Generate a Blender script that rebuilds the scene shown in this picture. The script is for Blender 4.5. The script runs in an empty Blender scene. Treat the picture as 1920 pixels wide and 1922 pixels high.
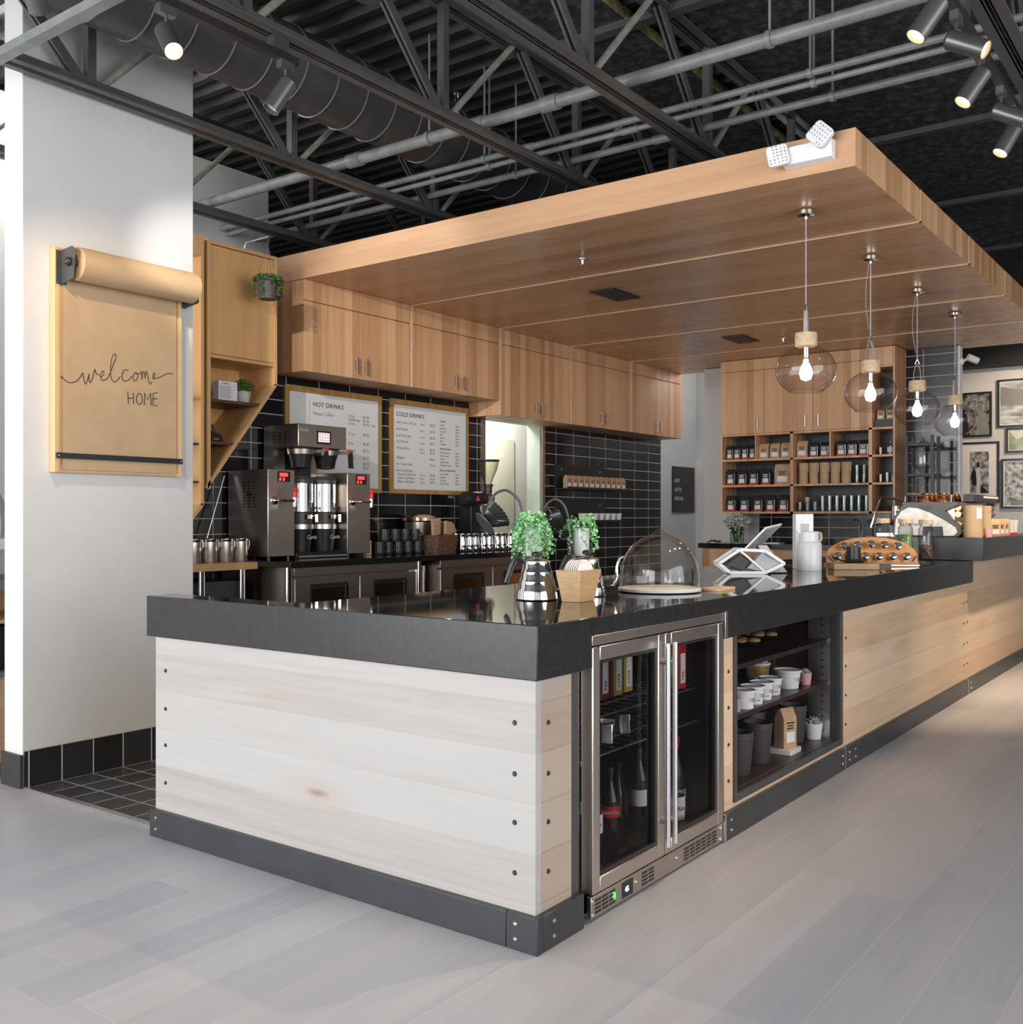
import bpy, bmesh, math, random
from mathutils import Vector, Matrix

S = bpy.context.scene
C = S.collection
PI = math.pi
rnd = random.Random(11)

# ---------------------------------------------------------------- camera, world, lights, exposure
cam_d = bpy.data.cameras.new('camera')
cam = bpy.data.objects.new('camera', cam_d)
C.objects.link(cam)
cam.location = (-2.307, -1.612, 1.22)
cam.rotation_euler = (PI / 2, 0, -math.atan2(0.80494, 0.59336))
cam_d.sensor_fit = 'HORIZONTAL'
cam_d.sensor_width = 36
cam_d.lens = 36 * 1906 / 1920
cam_d.shift_y = 9 / 1920
cam_d.clip_start = 0.05
S.camera = cam
S.view_settings.view_transform = 'Standard'
S.view_settings.look = 'None'
S.view_settings.gamma = 1
S.view_settings.use_curve_mapping = False
S.view_settings.exposure = 0.83
S.cycles.use_denoising = True
S.cycles.max_bounces = 8
S.cycles.diffuse_bounces = 4
S.cycles.glossy_bounces = 4
S.cycles.transmission_bounces = 6
S.cycles.transparent_max_bounces = 16
S.cycles.caustics_reflective = False
S.cycles.caustics_refractive = False
S.cycles.sample_clamp_indirect = 6

world = bpy.data.worlds.new('daylight')
S.world = world
world.use_nodes = True
bg = world.node_tree.nodes['Background']
bg.inputs[0].default_value = (0.95, 0.97, 1.0, 1)
bg.inputs[1].default_value = 0.45

def area(name, loc, rot, sx, sy, power, col=(1, 1, 1)):
    d = bpy.data.lights.new(name, 'AREA')
    d.shape = 'RECTANGLE'
    d.size, d.size_y, d.energy, d.color = sx, sy, power, col
    o = bpy.data.objects.new(name, d)
    C.objects.link(o)
    o.location, o.rotation_euler = loc, rot
    return o

# daylight through the glazed shopfront to the left (its -X side) and behind the camera
area('daylight_left', (-6.2, 3.1, 1.9), (0, -PI / 2, 0), 3.4, 9.4, 440, (0.98, 0.99, 1.0))
area('daylight_rear', (-0.2, -5.6, 1.9), (PI / 2, 0, 0), 5.4, 3.2, 150, (0.99, 0.99, 1.0))

def point(name, loc, power, col, r=0.05):
    d = bpy.data.lights.new(name, 'POINT')
    d.energy, d.color, d.shadow_soft_size = power, col, r
    o = bpy.data.objects.new(name, d)
    C.objects.link(o)
    o.location = loc
    return o

def spot(name, loc, target, power, col, angle=50, blend=0.6, r=0.04):
    d = bpy.data.lights.new(name, 'SPOT')
    d.energy, d.color, d.spot_size, d.spot_blend, d.shadow_soft_size = power, col, math.radians(angle), blend, r
    o = bpy.data.objects.new(name, d)
    C.objects.link(o)
    o.location = loc
    o.rotation_euler = (Vector(target) - Vector(loc)).to_track_quat('-Z', 'Y').to_euler()
    return o

# ---------------------------------------------------------------- helpers
def wloc(o):
    p = Vector((0, 0, 0))
    while o is not None:
        p += o.location
        o = o.parent
    return p

class MB:
    """collects shapes, then links them as ONE mesh object"""
    def __init__(s):
        s.v, s.f, s.mi, s.m = [], [], [], 0
    def add(s, vs, fs):
        b = len(s.v)
        s.v += [tuple(v) for v in vs]
        for f in fs:
            s.f.append([b + i for i in f])
            s.mi.append(s.m)
        return s
    def mat(s, i):
        s.m = i
        return s
    def box(s, x0, x1, y0, y1, z0, z1):
        return s.add([(x0, y0, z0), (x1, y0, z0), (x1, y1, z0), (x0, y1, z0), (x0, y0, z1), (x1, y0, z1), (x1, y1, z1), (x0, y1, z1)],
                     [(0, 3, 2, 1), (4, 5, 6, 7), (0, 1, 5, 4), (1, 2, 6, 5), (2, 3, 7, 6), (3, 0, 4, 7)])
    def prism(s, pts, ax, a, b):
        def p(u, w, t):
            return (t, u, w) if ax == 'x' else (u, t, w) if ax == 'y' else (u, w, t)
        n = len(pts)
        vs = [p(u, w, a) for u, w in pts] + [p(u, w, b) for u, w in pts]
        fs = [list(range(n))[::-1], list(range(n, 2 * n))] + [(i, (i + 1) % n, n + (i + 1) % n, n + i) for i in range(n)]
        return s.add(vs, fs)
    def lathe(s, prof, c=(0, 0, 0), n=28, M=None):
        rings, vs = [], []
        for r, z in prof:
            if r < 1e-6:
                rings.append([len(vs)])
                vs.append(Vector((0, 0, z)))
            else:
                rings.append(list(range(len(vs), len(vs) + n)))
                vs += [Vector((r * math.cos(2 * PI * i / n), r * math.sin(2 * PI * i / n), z)) for i in range(n)]
        fs = []
        for a, b in zip(rings, rings[1:]):
            for i in range(n):
                j = (i + 1) % n
                if len(a) == 1 and len(b) == 1:
                    continue
                if len(a) == 1:
                    fs.append((a[0], b[j], b[i]))
                elif len(b) == 1:
                    fs.append((a[i], a[j], b[0]))
                else:
                    fs.append((a[i], a[j], b[j], b[i]))
        if M is not None:
            vs = [M @ v for v in vs]
        c = Vector(c)
        return s.add([v + c for v in vs], fs)
    def tube(s, pts, r, n=8):
        pts = [Vector(p) for p in pts]
        rs = r if isinstance(r, (list, tuple)) else [r] * len(pts)
        up = None
        vs, fs = [], []
        for i, p in enumerate(pts):
            t = (pts[min(i + 1, len(pts) - 1)] - pts[max(i - 1, 0)]).normalized()
            if up is None:
                up = t.orthogonal().normalized()
            else:
                up = (up - t * up.dot(t))
                up = up.normalized() if up.length > 1e-6 else t.orthogonal().normalized()
            q = t.cross(up)
            vs += [p + (up * math.cos(2 * PI * k / n) + q * math.sin(2 * PI * k / n)) * rs[i] for k in range(n)]
        for i in range(len(pts) - 1):
            for k in range(n):
                k2 = (k + 1) % n
                fs.append((i * n + k, i * n + k2, (i + 1) * n + k2, (i + 1) * n + k))
        fs.append(tuple(range(n))[::-1])
        fs.append(tuple(range((len(pts) - 1) * n, len(pts) * n)))
        return s.add(vs, fs)
    def bar(s, p0, p1, w, h, up=(0, 0, 1)):
        p0, p1 = Vector(p0), Vector(p1)
        t = (p1 - p0).normalized()
        u = Vector(up)
        q = t.cross(u)
        if q.length < 1e-4:
            q = t.cross(Vector((1, 0, 0)))
        q.normalize()
        u = q.cross(t).normalized()
        vs = []
        for p in (p0, p1):
            for a, b in ((-1, -1), (1, -1), (1, 1), (-1, 1)):
                vs.append(p + q * a * w / 2 + u * b * h / 2)
        return s.add(vs, [(0, 3, 2, 1), (4, 5, 6, 7), (0, 1, 5, 4), (1, 2, 6, 5), (2, 3, 7, 6), (3, 0, 4, 7)])
    def ball(s, c, r, n=16, sz=1.0):
        m = max(6, n // 2)
        return s.lathe([(r * math.sin(PI * i / m), -r * sz * math.cos(PI * i / m)) for i in range(m + 1)], c, n)
    def rbox(s, cx, cy, w, d, z0, z1, rad=0.01, n=4, taper=1.0):
        """box with rounded vertical corners; the top scaled by taper"""
        pts = []
        for qx, qy, a0 in ((1, 1, 0), (-1, 1, PI / 2), (-1, -1, PI), (1, -1, 1.5 * PI)):
            for k in range(n + 1):
                a = a0 + PI / 2 * k / n
                pts.append((qx * (w / 2 - rad) + rad * math.cos(a), qy * (d / 2 - rad) + rad * math.sin(a)))
        m = len(pts)
        vs = [(cx + x, cy + y, z0) for x, y in pts] + [(cx + x * taper, cy + y * taper, z1) for x, y in pts]
        return s.add(vs, [list(range(m))[::-1], list(range(m, 2 * m))] + [(i, (i + 1) % m, m + (i + 1) % m, m + i) for i in range(m)])
    def xf(s, M, start=0):
        s.v[start:] = [tuple(M @ Vector(v)) for v in s.v[start:]]
        return s
    def build(s, name, mats, parent=None, w=False, bevel=0, ang=35, recalc=True):
        me = bpy.data.meshes.new(name)
        off = wloc(parent) if (w and parent is not None) else Vector((0, 0, 0))
        me.from_pydata([tuple(Vector(v) - off) for v in s.v], [], s.f)
        if not isinstance(mats, (list, tuple)):
            mats = [mats]
        for m in mats:
            me.materials.append(m)
        me.polygons.foreach_set('material_index', s.mi)
        if recalc:
            bm = bmesh.new()
            bm.from_mesh(me)
            bmesh.ops.recalc_face_normals(bm, faces=bm.faces)
            bm.to_mesh(me)
            bm.free()
        me.polygons.foreach_set('use_smooth', [True] * len(me.polygons))
        me.set_sharp_from_angle(angle=math.radians(ang))
        o = bpy.data.objects.new(name, me)
        C.objects.link(o)
        if parent is not None:
            o.parent = parent
        if bevel:
            b = o.modifiers.new('bevel', 'BEVEL')
            b.width, b.segments, b.limit_method, b.angle_limit = bevel, 2, 'ANGLE', math.radians(40)
            b.harden_normals = False
        return o

def tag(o, label, cat, group=None, kind=None):
    o['label'], o['category'] = label, cat
    if group:
        o['group'] = group
    if kind:
        o['kind'] = kind
    return o

def thing(name, label, cat, loc=(0, 0, 0), rz=0, group=None):
    o = bpy.data.objects.new(name, None)
    C.objects.link(o)
    o.location, o.rotation_euler = loc, (0, 0, rz)
    o.empty_display_size = 0.05
    return tag(o, label, cat, group)

def struct(name, mb, m, bevel=0, **k):
    o = mb.build(name, m, None, bevel=bevel, **k)
    o['kind'] = 'structure'
    return o

def kids(o):
    return [c for c in bpy.data.objects if c.parent == o]

def dup(o, parent=None):
    c = o.copy()
    C.objects.link(c)
    if parent is not None:
        c.parent = parent
    for ch in KIDS.get(o.name, None) or kids(o):
        dup(ch, c)
    return c
KIDS = {}

def copy_thing(o, loc, rz=None, label=None, group=None):
    c = dup(o)
    c.location = loc
    if rz is not None:
        c.rotation_euler = (0, 0, rz)
    if label:
        c['label'] = label
    if group:
        c['group'] = group
    return c

def plabel(o, t):
    o['label'] = t
    return o

def text(name, body, size, loc, rot, mat, parent=None, align='LEFT', w=True, ext=0.0006, space=1.0, lsp=1.0, sx=1.0):
    cu = bpy.data.curves.new(name, 'FONT')
    cu.body, cu.size, cu.align_x, cu.extrude = body, size, align, ext
    cu.space_character, cu.space_line = space, lsp
    cu.materials.append(mat)
    tmp = bpy.data.objects.new(name, cu)
    C.objects.link(tmp)
    me = bpy.data.meshes.new_from_object(tmp.evaluated_get(bpy.context.evaluated_depsgraph_get()))
    bpy.data.objects.remove(tmp)
    bpy.data.curves.remove(cu)
    me.name = name
    if not me.materials:
        me.materials.append(mat)
    o = bpy.data.objects.new(name, me)
    C.objects.link(o)
    o.rotation_euler = rot
    o.scale = (sx, 1, 1)
    if parent is not None:
        o.parent = parent
    o.location = Vector(loc) - (wloc(parent) if (w and parent is not None) else Vector((0, 0, 0)))
    return o
FACE_Y = (PI / 2, 0, 0)            # lettering on a face that looks to -Y
FACE_X = (PI / 2, 0, -PI / 2)      # lettering on a face that looks to -X

# ---------------------------------------------------------------- materials
def nd(nt, typ, ins=None, **at):
    n = nt.nodes.new(typ)
    for k, v in at.items():
        setattr(n, k, v)
    for k, v in (ins or {}).items():
        if isinstance(v, bpy.types.NodeSocket):
            nt.links.new(v, n.inputs[k])
        else:
            n.inputs[k].default_value = v
    return n

def mth(nt, op, a, b=0.0, c=0.0):
    return nd(nt, 'ShaderNodeMath', {0: a, 1: b, 2: c}, operation=op).outputs[0]

def newmat(name, col=(0.5, 0.5, 0.5), rough=0.5, metal=0.0, spec=0.5, emit=None, es=0.0, coat=0.0):
    m = bpy.data.materials.new(name)
    m.use_nodes = True
    nt = m.node_tree
    b = nt.nodes['Principled BSDF']
    b.inputs['Base Color'].default_value = (*col, 1)
    b.inputs['Roughness'].default_value = rough
    b.inputs['Metallic'].default_value = metal
    b.inputs['Specular IOR Level'].default_value = spec
    b.inputs['Coat Weight'].default_value = coat
    if emit:
        b.inputs['Emission Color'].default_value = (*emit, 1)
        b.inputs['Emission Strength'].default_value = es
    return m, nt, b

def ramp(nt, fac, stops):
    r = nd(nt, 'ShaderNodeValToRGB', {0: fac})
    e = r.color_ramp.elements
    while len(e) < len(stops):
        e.new(0.5)
    for x, (p, c) in zip(e, stops):
        x.position, x.color = p, (*c, 1)
    return r.outputs[0]

def plain(name, col, rough=0.5, metal=0.0, var=0.06, scale=14, **k):
    """a solid colour with a little procedural mottling"""
    m, nt, b = newmat(name, col, rough, metal, **k)
    tc = nd(nt, 'ShaderNodeTexCoord')
    n = nd(nt, 'ShaderNodeTexNoise', {'Vector': tc.outputs['Object'], 'Scale': scale, 'Detail': 4})
    lo = tuple(max(0, c * (1 - var)) for c in col)
    hi = tuple(min(1, c * (1 + var)) for c in col)
    nt.links.new(ramp(nt, n.outputs[0], [(0.3, lo), (0.7, hi)]), b.inputs['Base Color'])
    return m

def wood(name, cols, grain='z', strip='x', width=0.08, rough=0.42, seam=0.0, seamcol=(0.2, 0.13, 0.08), phase=0.0, gs=1.0, local=False, contrast=0.55, knots=0.0, knotcol=(0.3, 0.16, 0.08), stag=0.0, coat=0.0, fine=0.30):
    m, nt, b = newmat(name, cols[0], rough, coat=coat)
    if local:
        v = nd(nt, 'ShaderNodeTexCoord').outputs['Object']
    else:
        v = nd(nt, 'ShaderNodeNewGeometry').outputs['Position']
    sep = nd(nt, 'ShaderNodeSeparateXYZ', {0: v})
    ax = {'x': sep.outputs[0], 'y': sep.outputs[1], 'z': sep.outputs[2]}
    u = mth(nt, 'DIVIDE', mth(nt, 'ADD', ax[strip], phase), width)
    fl = mth(nt, 'FLOOR', u)
    sid = fl
    if stag:
        r0 = nd(nt, 'ShaderNodeTexWhiteNoise', {'W': fl}, noise_dimensions='1D').outputs[0]
        L = mth(nt, 'ADD', mth(nt, 'DIVIDE', ax[grain], stag), mth(nt, 'MULTIPLY', r0, 7.3))
        lf = mth(nt, 'FLOOR', L)
        sid = mth(nt, 'ADD', fl, mth(nt, 'MULTIPLY', lf, 17.37))
    rn = nd(nt, 'ShaderNodeTexWhiteNoise', {'W': sid}, noise_dimensions='1D').outputs[0]
    sc = {a: 26.0 * gs for a in 'xyz'}
    sc[grain] = 1.3 * gs
    vec = nd(nt, 'ShaderNodeCombineXYZ', {0: mth(nt, 'MULTIPLY', ax['x'], sc['x']), 1: mth(nt, 'MULTIPLY', ax['y'], sc['y']), 2: mth(nt, 'MULTIPLY', ax['z'], sc['z'])})
    vec2 = nd(nt, 'ShaderNodeVectorMath', {0: vec.outputs[0], 1: nd(nt, 'ShaderNodeCombineXYZ', {0: mth(nt, 'MULTIPLY', rn, 31.0), 1: mth(nt, 'MULTIPLY', rn, 17.0), 2: mth(nt, 'MULTIPLY', rn, 23.0)}).outputs[0]}, operation='ADD')
    n1 = nd(nt, 'ShaderNodeTexNoise', {'Vector': vec2.outputs[0], 'Scale': 0.45, 'Detail': 5, 'Roughness': 0.6, 'Distortion': 0.6}).outputs[0]
    n2 = nd(nt, 'ShaderNodeTexNoise', {'Vector': vec2.outputs[0], 'Scale': 2.6, 'Detail': 3, 'Roughness': 0.6}).outputs[0]
    f = mth(nt, 'ADD', mth(nt, 'MULTIPLY', rn, contrast), mth(nt, 'ADD', mth(nt, 'MULTIPLY', n1, 0.95 - contrast), mth(nt, 'MULTIPLY', mth(nt, 'SUBTRACT', n2, 0.5), fine)))
    stops = [(0.12 + 0.66 * i / (len(cols) - 1), c) for i, c in enumerate(cols)]
    col = ramp(nt, f, stops)
    if knots:
        ks = {a: 4.2 for a in 'xyz'}
        ks[grain] = 1.1
        kvec = nd(nt, 'ShaderNodeCombineXYZ', {0: mth(nt, 'MULTIPLY', ax['x'], ks['x']), 1: mth(nt, 'MULTIPLY', ax['y'], ks['y']), 2: mth(nt, 'MULTIPLY', ax['z'], ks['z'])})
        wob = nd(nt, 'ShaderNodeVectorMath', {0: kvec.outputs[0], 1: nd(nt, 'ShaderNodeCombineXYZ', {0: mth(nt, 'MULTIPLY', n1, .12), 1: mth(nt, 'MULTIPLY', n2, .10), 2: mth(nt, 'MULTIPLY', n1, .14)}).outputs[0]}, operation='ADD')
        kv = nd(nt, 'ShaderNodeTexVoronoi', {'Vector': wob.outputs[0], 'Scale': 1.0}, feature='F1')
        halo = nd(nt, 'ShaderNodeMapRange', {0: kv.outputs['Distance'], 1: 0.0, 2: knots * 4.0, 3: 0.38, 4: 0.0}).outputs[0]
        col = nd(nt, 'ShaderNodeMix', {0: halo, 6: col, 7: (knotcol[0] * 1.5, knotcol[1] * 1.6, knotcol[2] * 1.7, 1)}, data_type='RGBA').outputs[2]
        kf = nd(nt, 'ShaderNodeMapRange', {0: kv.outputs['Distance'], 1: 0.0, 2: knots, 3: 0.9, 4: 0.0}).outputs[0]
        col = nd(nt, 'ShaderNodeMix', {0: kf, 6: col, 7: (*knotcol, 1)}, data_type='RGBA').outputs[2]
    if seam:
        fr = mth(nt, 'FRACT', u)
        e = mth(nt, 'MINIMUM', fr, mth(nt, 'SUBTRACT', 1.0, fr))
        sf = mth(nt, 'LESS_THAN', e, seam / width / 2)
        if stag:
            fr2 = mth(nt, 'FRACT', L)
            e2 = mth(nt, 'MINIMUM', fr2, mth(nt, 'SUBTRACT', 1.0, fr2))
            sf = mth(nt, 'MAXIMUM', sf, mth(nt, 'LESS_THAN', e2, seam / stag / 2))
        sf = mth(nt, 'MULTIPLY', sf, 0.55)
        col = nd(nt, 'ShaderNodeMix', {0: sf, 6: col, 7: (*seamcol, 1)}, data_type='RGBA').outputs[2]
    nt.links.new(col, b.inputs['Base Color'])
    nt.links.new(mth(nt, 'ADD', rough - 0.08, mth(nt, 'MULTIPLY', n1, 0.16)), b.inputs['Roughness'])
    bp = nd(nt, 'ShaderNodeBump', {'Strength': 0.05, 'Distance': 0.002, 'Height': n2})
    nt.links.new(bp.outputs[0], b.inputs['Normal'])
    return m

def steel(name, col=(0.62, 0.60, 0.58), rough=0.24, ax='z', amt=0.12):
    m, nt, b = newmat(name, col, rough, 1.0)
    tc = nd(nt, 'ShaderNodeTexCoord')
    mp = nd(nt, 'ShaderNodeMapping', {'Vector': tc.outputs['Object']})
    mp.inputs['Scale'].default_value = tuple(2.0 if a == ax else 160.0 for a in 'xyz')
    n = nd(nt, 'ShaderNodeTexNoise', {'Vector': mp.outputs[0], 'Scale': 1.0, 'Detail': 3}).outputs[0]
    nt.links.new(mth(nt, 'ADD', rough - amt / 2, mth(nt, 'MULTIPLY', n, amt)), b.inputs['Roughness'])
    return m

def glass(name, tint=(1, 1, 1), edge=(0.75, 0.73, 0.74), refl=1.0, ior=1.45, rough=0.02):
    """thin clear sheet: mostly lets light through, mirrors at a slant"""
    m = bpy.data.materials.new(name)
    m.use_nodes = True
    nt = m.node_tree
    nt.nodes.clear()
    out = nd(nt, 'ShaderNodeOutputMaterial')
    lw = nd(nt, 'ShaderNodeLayerWeight', {'Blend': 0.35})
    tcol = nd(nt, 'ShaderNodeMix', {0: lw.outputs['Facing'], 6: (*tint, 1), 7: (*edge, 1)}, data_type='RGBA').outputs[2]
    tr = nd(nt, 'ShaderNodeBsdfTransparent', {0: tcol})
    gl = nd(nt, 'ShaderNodeBsdfGlossy', {0: (1, 1, 1, 1), 'Roughness': rough})
    lf = nd(nt, 'ShaderNodeLayerWeight', {'Blend': 0.5}).outputs['Facing']
    r0 = ((ior - 1) / (ior + 1)) ** 2
    fr = mth(nt, 'ADD', r0, mth(nt, 'MULTIPLY', mth(nt, 'POWER', lf, 4.0), 0.9 - r0))
    mx = nd(nt, 'ShaderNodeMixShader', {0: mth(nt, 'MULTIPLY', fr, refl), 1: tr.outputs[0], 2: gl.outputs[0]})
    nt.links.new(mx.outputs[0], out.inputs[0])
    return m

def tilemat(name, au, av, w, h, pu, pv, g=0.006, col=(0.012, 0.011, 0.012), gcol=(0.50, 0.50, 0.50), rough=0.13, gap=None):
    """stack-bond tiles with pale grout; au/av the two world axes of the face"""
    m, nt, b = newmat(name, col, rough)
    p = nd(nt, 'ShaderNodeNewGeometry').outputs['Position']
    sep = nd(nt, 'ShaderNodeSeparateXYZ', {0: p})
    ax = {'x': sep.outputs[0], 'y': sep.outputs[1], 'z': sep.outputs[2]}
    u = mth(nt, 'DIVIDE', mth(nt, 'SUBTRACT', ax[au], pu), w)
    v = mth(nt, 'DIVIDE', mth(nt, 'SUBTRACT', ax[av], pv), h)
    def edge(t, size):
        f = mth(nt, 'FRACT', t)
        return mth(nt, 'LESS_THAN', mth(nt, 'MINIMUM', f, mth(nt, 'SUBTRACT', 1.0, f)), g / size / 2)
    gr = mth(nt, 'MAXIMUM', edge(u, w), edge(v, h))
    idn = mth(nt, 'ADD', mth(nt, 'FLOOR', u), mth(nt, 'MULTIPLY', mth(nt, 'FLOOR', v), 13.7))
    wn = nd(nt, 'ShaderNodeTexWhiteNoise', {'W': idn}, noise_dimensions='1D').outputs[0]
    tc = ramp(nt, wn, [(0.0, tuple(c * 0.7 for c in col)), (1.0, tuple(c * 1.5 + 0.002 for c in col))])
    nt.links.new(nd(nt, 'ShaderNodeMix', {0: gr, 6: tc, 7: (*gcol, 1)}, data_type='RGBA').outputs[2], b.inputs['Base Color'])
    nt.links.new(mth(nt, 'ADD', rough, mth(nt, 'MULTIPLY', gr, 0.6)), b.inputs['Roughness'])
    bp = nd(nt, 'ShaderNodeBump', {'Strength': 0.25, 'Distance': 0.002, 'Height': mth(nt, 'SUBTRACT', 1.0, gr)})
    nt.links.new(bp.outputs[0], b.inputs['Normal'])
    return m

def noisy(name, stops, scale=8.0, rough=0.6, detail=6, bump=0.0, metal=0.0, rvar=0.0, stretch=(1, 1, 1), spec=0.5):
    m, nt, b = newmat(name, stops[0][1], rough, metal, spec)
    p = nd(nt, 'ShaderNodeNewGeometry').outputs['Position']
    mp = nd(nt, 'ShaderNodeMapping', {'Vector': p})
    mp.inputs['Scale'].default_value = stretch
    n = nd(nt, 'ShaderNodeTexNoise', {'Vector': mp.outputs[0], 'Scale': scale, 'Detail': detail, 'Roughness': 0.65}).outputs[0]
    nt.links.new(ramp(nt, n, stops), b.inputs['Base Color'])
    if rvar:
        nt.links.new(mth(nt, 'ADD', rough - rvar / 2, mth(nt, 'MULTIPLY', n, rvar)), b.inputs['Roughness'])
    if bump:
        nt.links.new(nd(nt, 'ShaderNodeBump', {'Strength': bump, 'Distance': 0.004, 'Height': n}).outputs[0], b.inputs['Normal'])
    return m

OAK = [(0.438, 0.228, 0.107), (0.627, 0.357, 0.186), (0.759, 0.463, 0.267)]
OAKD = [(0.443, 0.230, 0.120), (0.607, 0.341, 0.185), (0.738, 0.434, 0.249)]
m_oak_x = wood('oak_upright', OAK, 'z', 'x', 0.075)
m_oak_y = wood('oak_upright_end', OAK, 'z', 'y', 0.075)
m_oak_soffit = wood('oak_soffit', OAKD, 'y', 'x', 0.16, rough=0.28, contrast=0.3)
m_oak_fascia = wood('oak_fascia', [(0.474, 0.260, 0.130), (0.619, 0.363, 0.200), (0.712, 0.446, 0.265)], 'y', 'z', 0.07, contrast=0.35)
m_oak_edge = plain('oak_edge_band', (0.62, 0.42, 0.26), 0.4)
m_ply = wood('birch_ply', [(0.552, 0.300, 0.114), (0.684, 0.396, 0.168), (0.768, 0.480, 0.228)], 'z', 'x', 0.4, contrast=0.15, gs=0.6)
m_plyside = wood('birch_ply_side', [(0.20, 0.11, 0.05), (0.25, 0.14, 0.065)], 'z', 'y', 0.3, contrast=0.2)
m_plyedge = plain('birch_ply_edge', (0.62, 0.38, 0.17), 0.45)
m_walnut = wood('walnut_shelf', [(0.07, 0.030, 0.015), (0.13, 0.055, 0.028)], 'x', 'y', 0.3)
m_maple_x = wood('maple_planks_end', [(0.354, 0.320, 0.298), (0.414, 0.393, 0.374), (0.437, 0.433, 0.425)], 'y', 'z', 0.142, 0.5, seam=0.003, seamcol=(0.42, 0.34, 0.28), phase=0.014, gs=0.5, contrast=0.38, knots=0.07, knotcol=(0.26, 0.15, 0.09), fine=0.7)  # one maple in three copies, each toned for the light on its face
m_maple_warm_lit = wood('maple_planks_warm_lit', [(0.546, 0.374, 0.238), (0.639, 0.456, 0.304), (0.680, 0.523, 0.378)], 'x', 'z', 0.142, 0.5, seam=0.003, seamcol=(0.36, 0.26, 0.19), phase=0.014, gs=0.5, contrast=0.4, knots=0.07, knotcol=(0.24, 0.13, 0.07), fine=0.7)  # warm copy: glow of the warm lamps put into the wood colour
m_maple_shaded = wood('maple_planks_shaded', [(0.340, 0.264, 0.205), (0.394, 0.316, 0.254), (0.422, 0.362, 0.304)], 'x', 'z', 0.142, 0.5, seam=0.004, seamcol=(0.25, 0.19, 0.15), phase=0.014, gs=0.7, contrast=0.35, knots=0.05)  # darker copy: shade on the corner side put into the wood colour
m_floor = wood('floor_planks', [(0.364, 0.374, 0.407), (0.446, 0.453, 0.494), (0.496, 0.485, 0.511), (0.537, 0.547, 0.596)], 'x', 'y', 0.19, 0.36, seam=0.003, seamcol=(0.62, 0.60, 0.58), phase=0.153 + 0.19 * 100, gs=0.55, contrast=0.30, stag=1.30, knots=0.03, knotcol=(0.30, 0.27, 0.25))
m_stone = noisy('black_stone_honed', [(0.30, (0.012, 0.012, 0.013)), (0.72, (0.027, 0.027, 0.028))], 34, 0.30, 8)
m_stone_top = noisy('black_stone_polished', [(0.3, (0.010, 0.010, 0.011)), (0.7, (0.020, 0.019, 0.020))], 30, 0.045, 6)
m_kick = noisy('black_kickplate', [(0.3, (0.030, 0.032, 0.035)), (0.7, (0.040, 0.042, 0.046))], 5, 0.36, 4)
m_white = noisy('white_paint', [(0.3, (0.63, 0.63, 0.625)), (0.7, (0.68, 0.68, 0.675))], 1.5, 0.7, 3)
m_white_trim = plain('white_trim', (0.82, 0.82, 0.82), 0.5)
m_grey = noisy('grey_paint', [(0.3, (0.58, 0.60, 0.62)), (0.7, (0.62, 0.64, 0.66))], 1.2, 0.7, 3)
m_blackwall = noisy('black_paint', [(0.3, (0.012, 0.012, 0.013)), (0.7, (0.020, 0.020, 0.021))], 3, 0.7, 3)
m_deck = noisy('dark_deck', [(0.3, (0.020, 0.020, 0.021)), (0.7, (0.034, 0.034, 0.035))], 4, 0.5, 3)
m_felt = noisy('acoustic_fibre', [(0.38, (0.014, 0.014, 0.015)), (0.52, (0.036, 0.036, 0.037)), (0.66, (0.095, 0.095, 0.095))], 16, 0.95, 10, bump=0.6)
m_joist = noisy('joist_paint', [(0.3, (0.070, 0.071, 0.074)), (0.7, (0.098, 0.099, 0.102))], 6, 0.42, 3)
m_weblight = noisy('web_pale', [(0.3, (0.22, 0.22, 0.19)), (0.7, (0.36, 0.36, 0.31))], 18, 0.5, 3)
m_pipe = noisy('pipe_paint', [(0.3, (0.17, 0.18, 0.18)), (0.7, (0.26, 0.27, 0.265))], 9, 0.42, 3)
m_duct = noisy('duct_paint', [(0.3, (0.050, 0.049, 0.050)), (0.7, (0.074, 0.072, 0.073))], 4, 0.42, 3)
m_ductrib = plain('duct_rib', (0.15, 0.15, 0.15), 0.35)
m_yellow = noisy('insulation_edge', [(0.35, (0.06, 0.06, 0.03)), (0.65, (0.36, 0.34, 0.12))], 14, 0.9, 5)
m_tile = tilemat('black_wall_tile', 'x', 'z', 0.3107, 0.1038, 5.944, 1.416)
m_tile_e = tilemat('black_wall_tile_end', 'y', 'z', 0.2990, 0.1018, 0.94, 1.113)
m_tile_f = tilemat('black_floor_tile', 'x', 'y', 0.155, 0.155, 0.08, 2.84, g=0.008, col=(0.035, 0.036, 0.040), gcol=(0.30, 0.30, 0.30), rough=0.35)
m_tile_b = tilemat('black_base_tile', 'x', 'z', 0.157, 0.6, 0.24, -0.3, g=0.006, col=(0.020, 0.021, 0.024), gcol=(0.50, 0.50, 0.50), rough=0.3)
m_steel = steel('stainless', (0.66, 0.59, 0.53), 0.32)  # warm tint stands in for brown reflections of the surrounding wood
m_steel_x = steel('stainless_flat', (0.56, 0.50, 0.46), 0.34, 'x', 0.05)  # wood reflections tinted into this steel too
m_chrome = plain('chrome', (0.80, 0.79, 0.78), 0.07, 1.0, 0.01)
m_copper = plain('warm_polished_steel', (0.62, 0.46, 0.33), 0.16, 1.0, 0.05)
m_alu = plain('aluminium', (0.70, 0.70, 0.71), 0.3, 1.0, 0.03)
m_nickel = plain('nickel', (0.66, 0.62, 0.56), 0.18, 1.0, 0.02)
m_black = plain('black_plastic', (0.016, 0.016, 0.017), 0.38)
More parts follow.
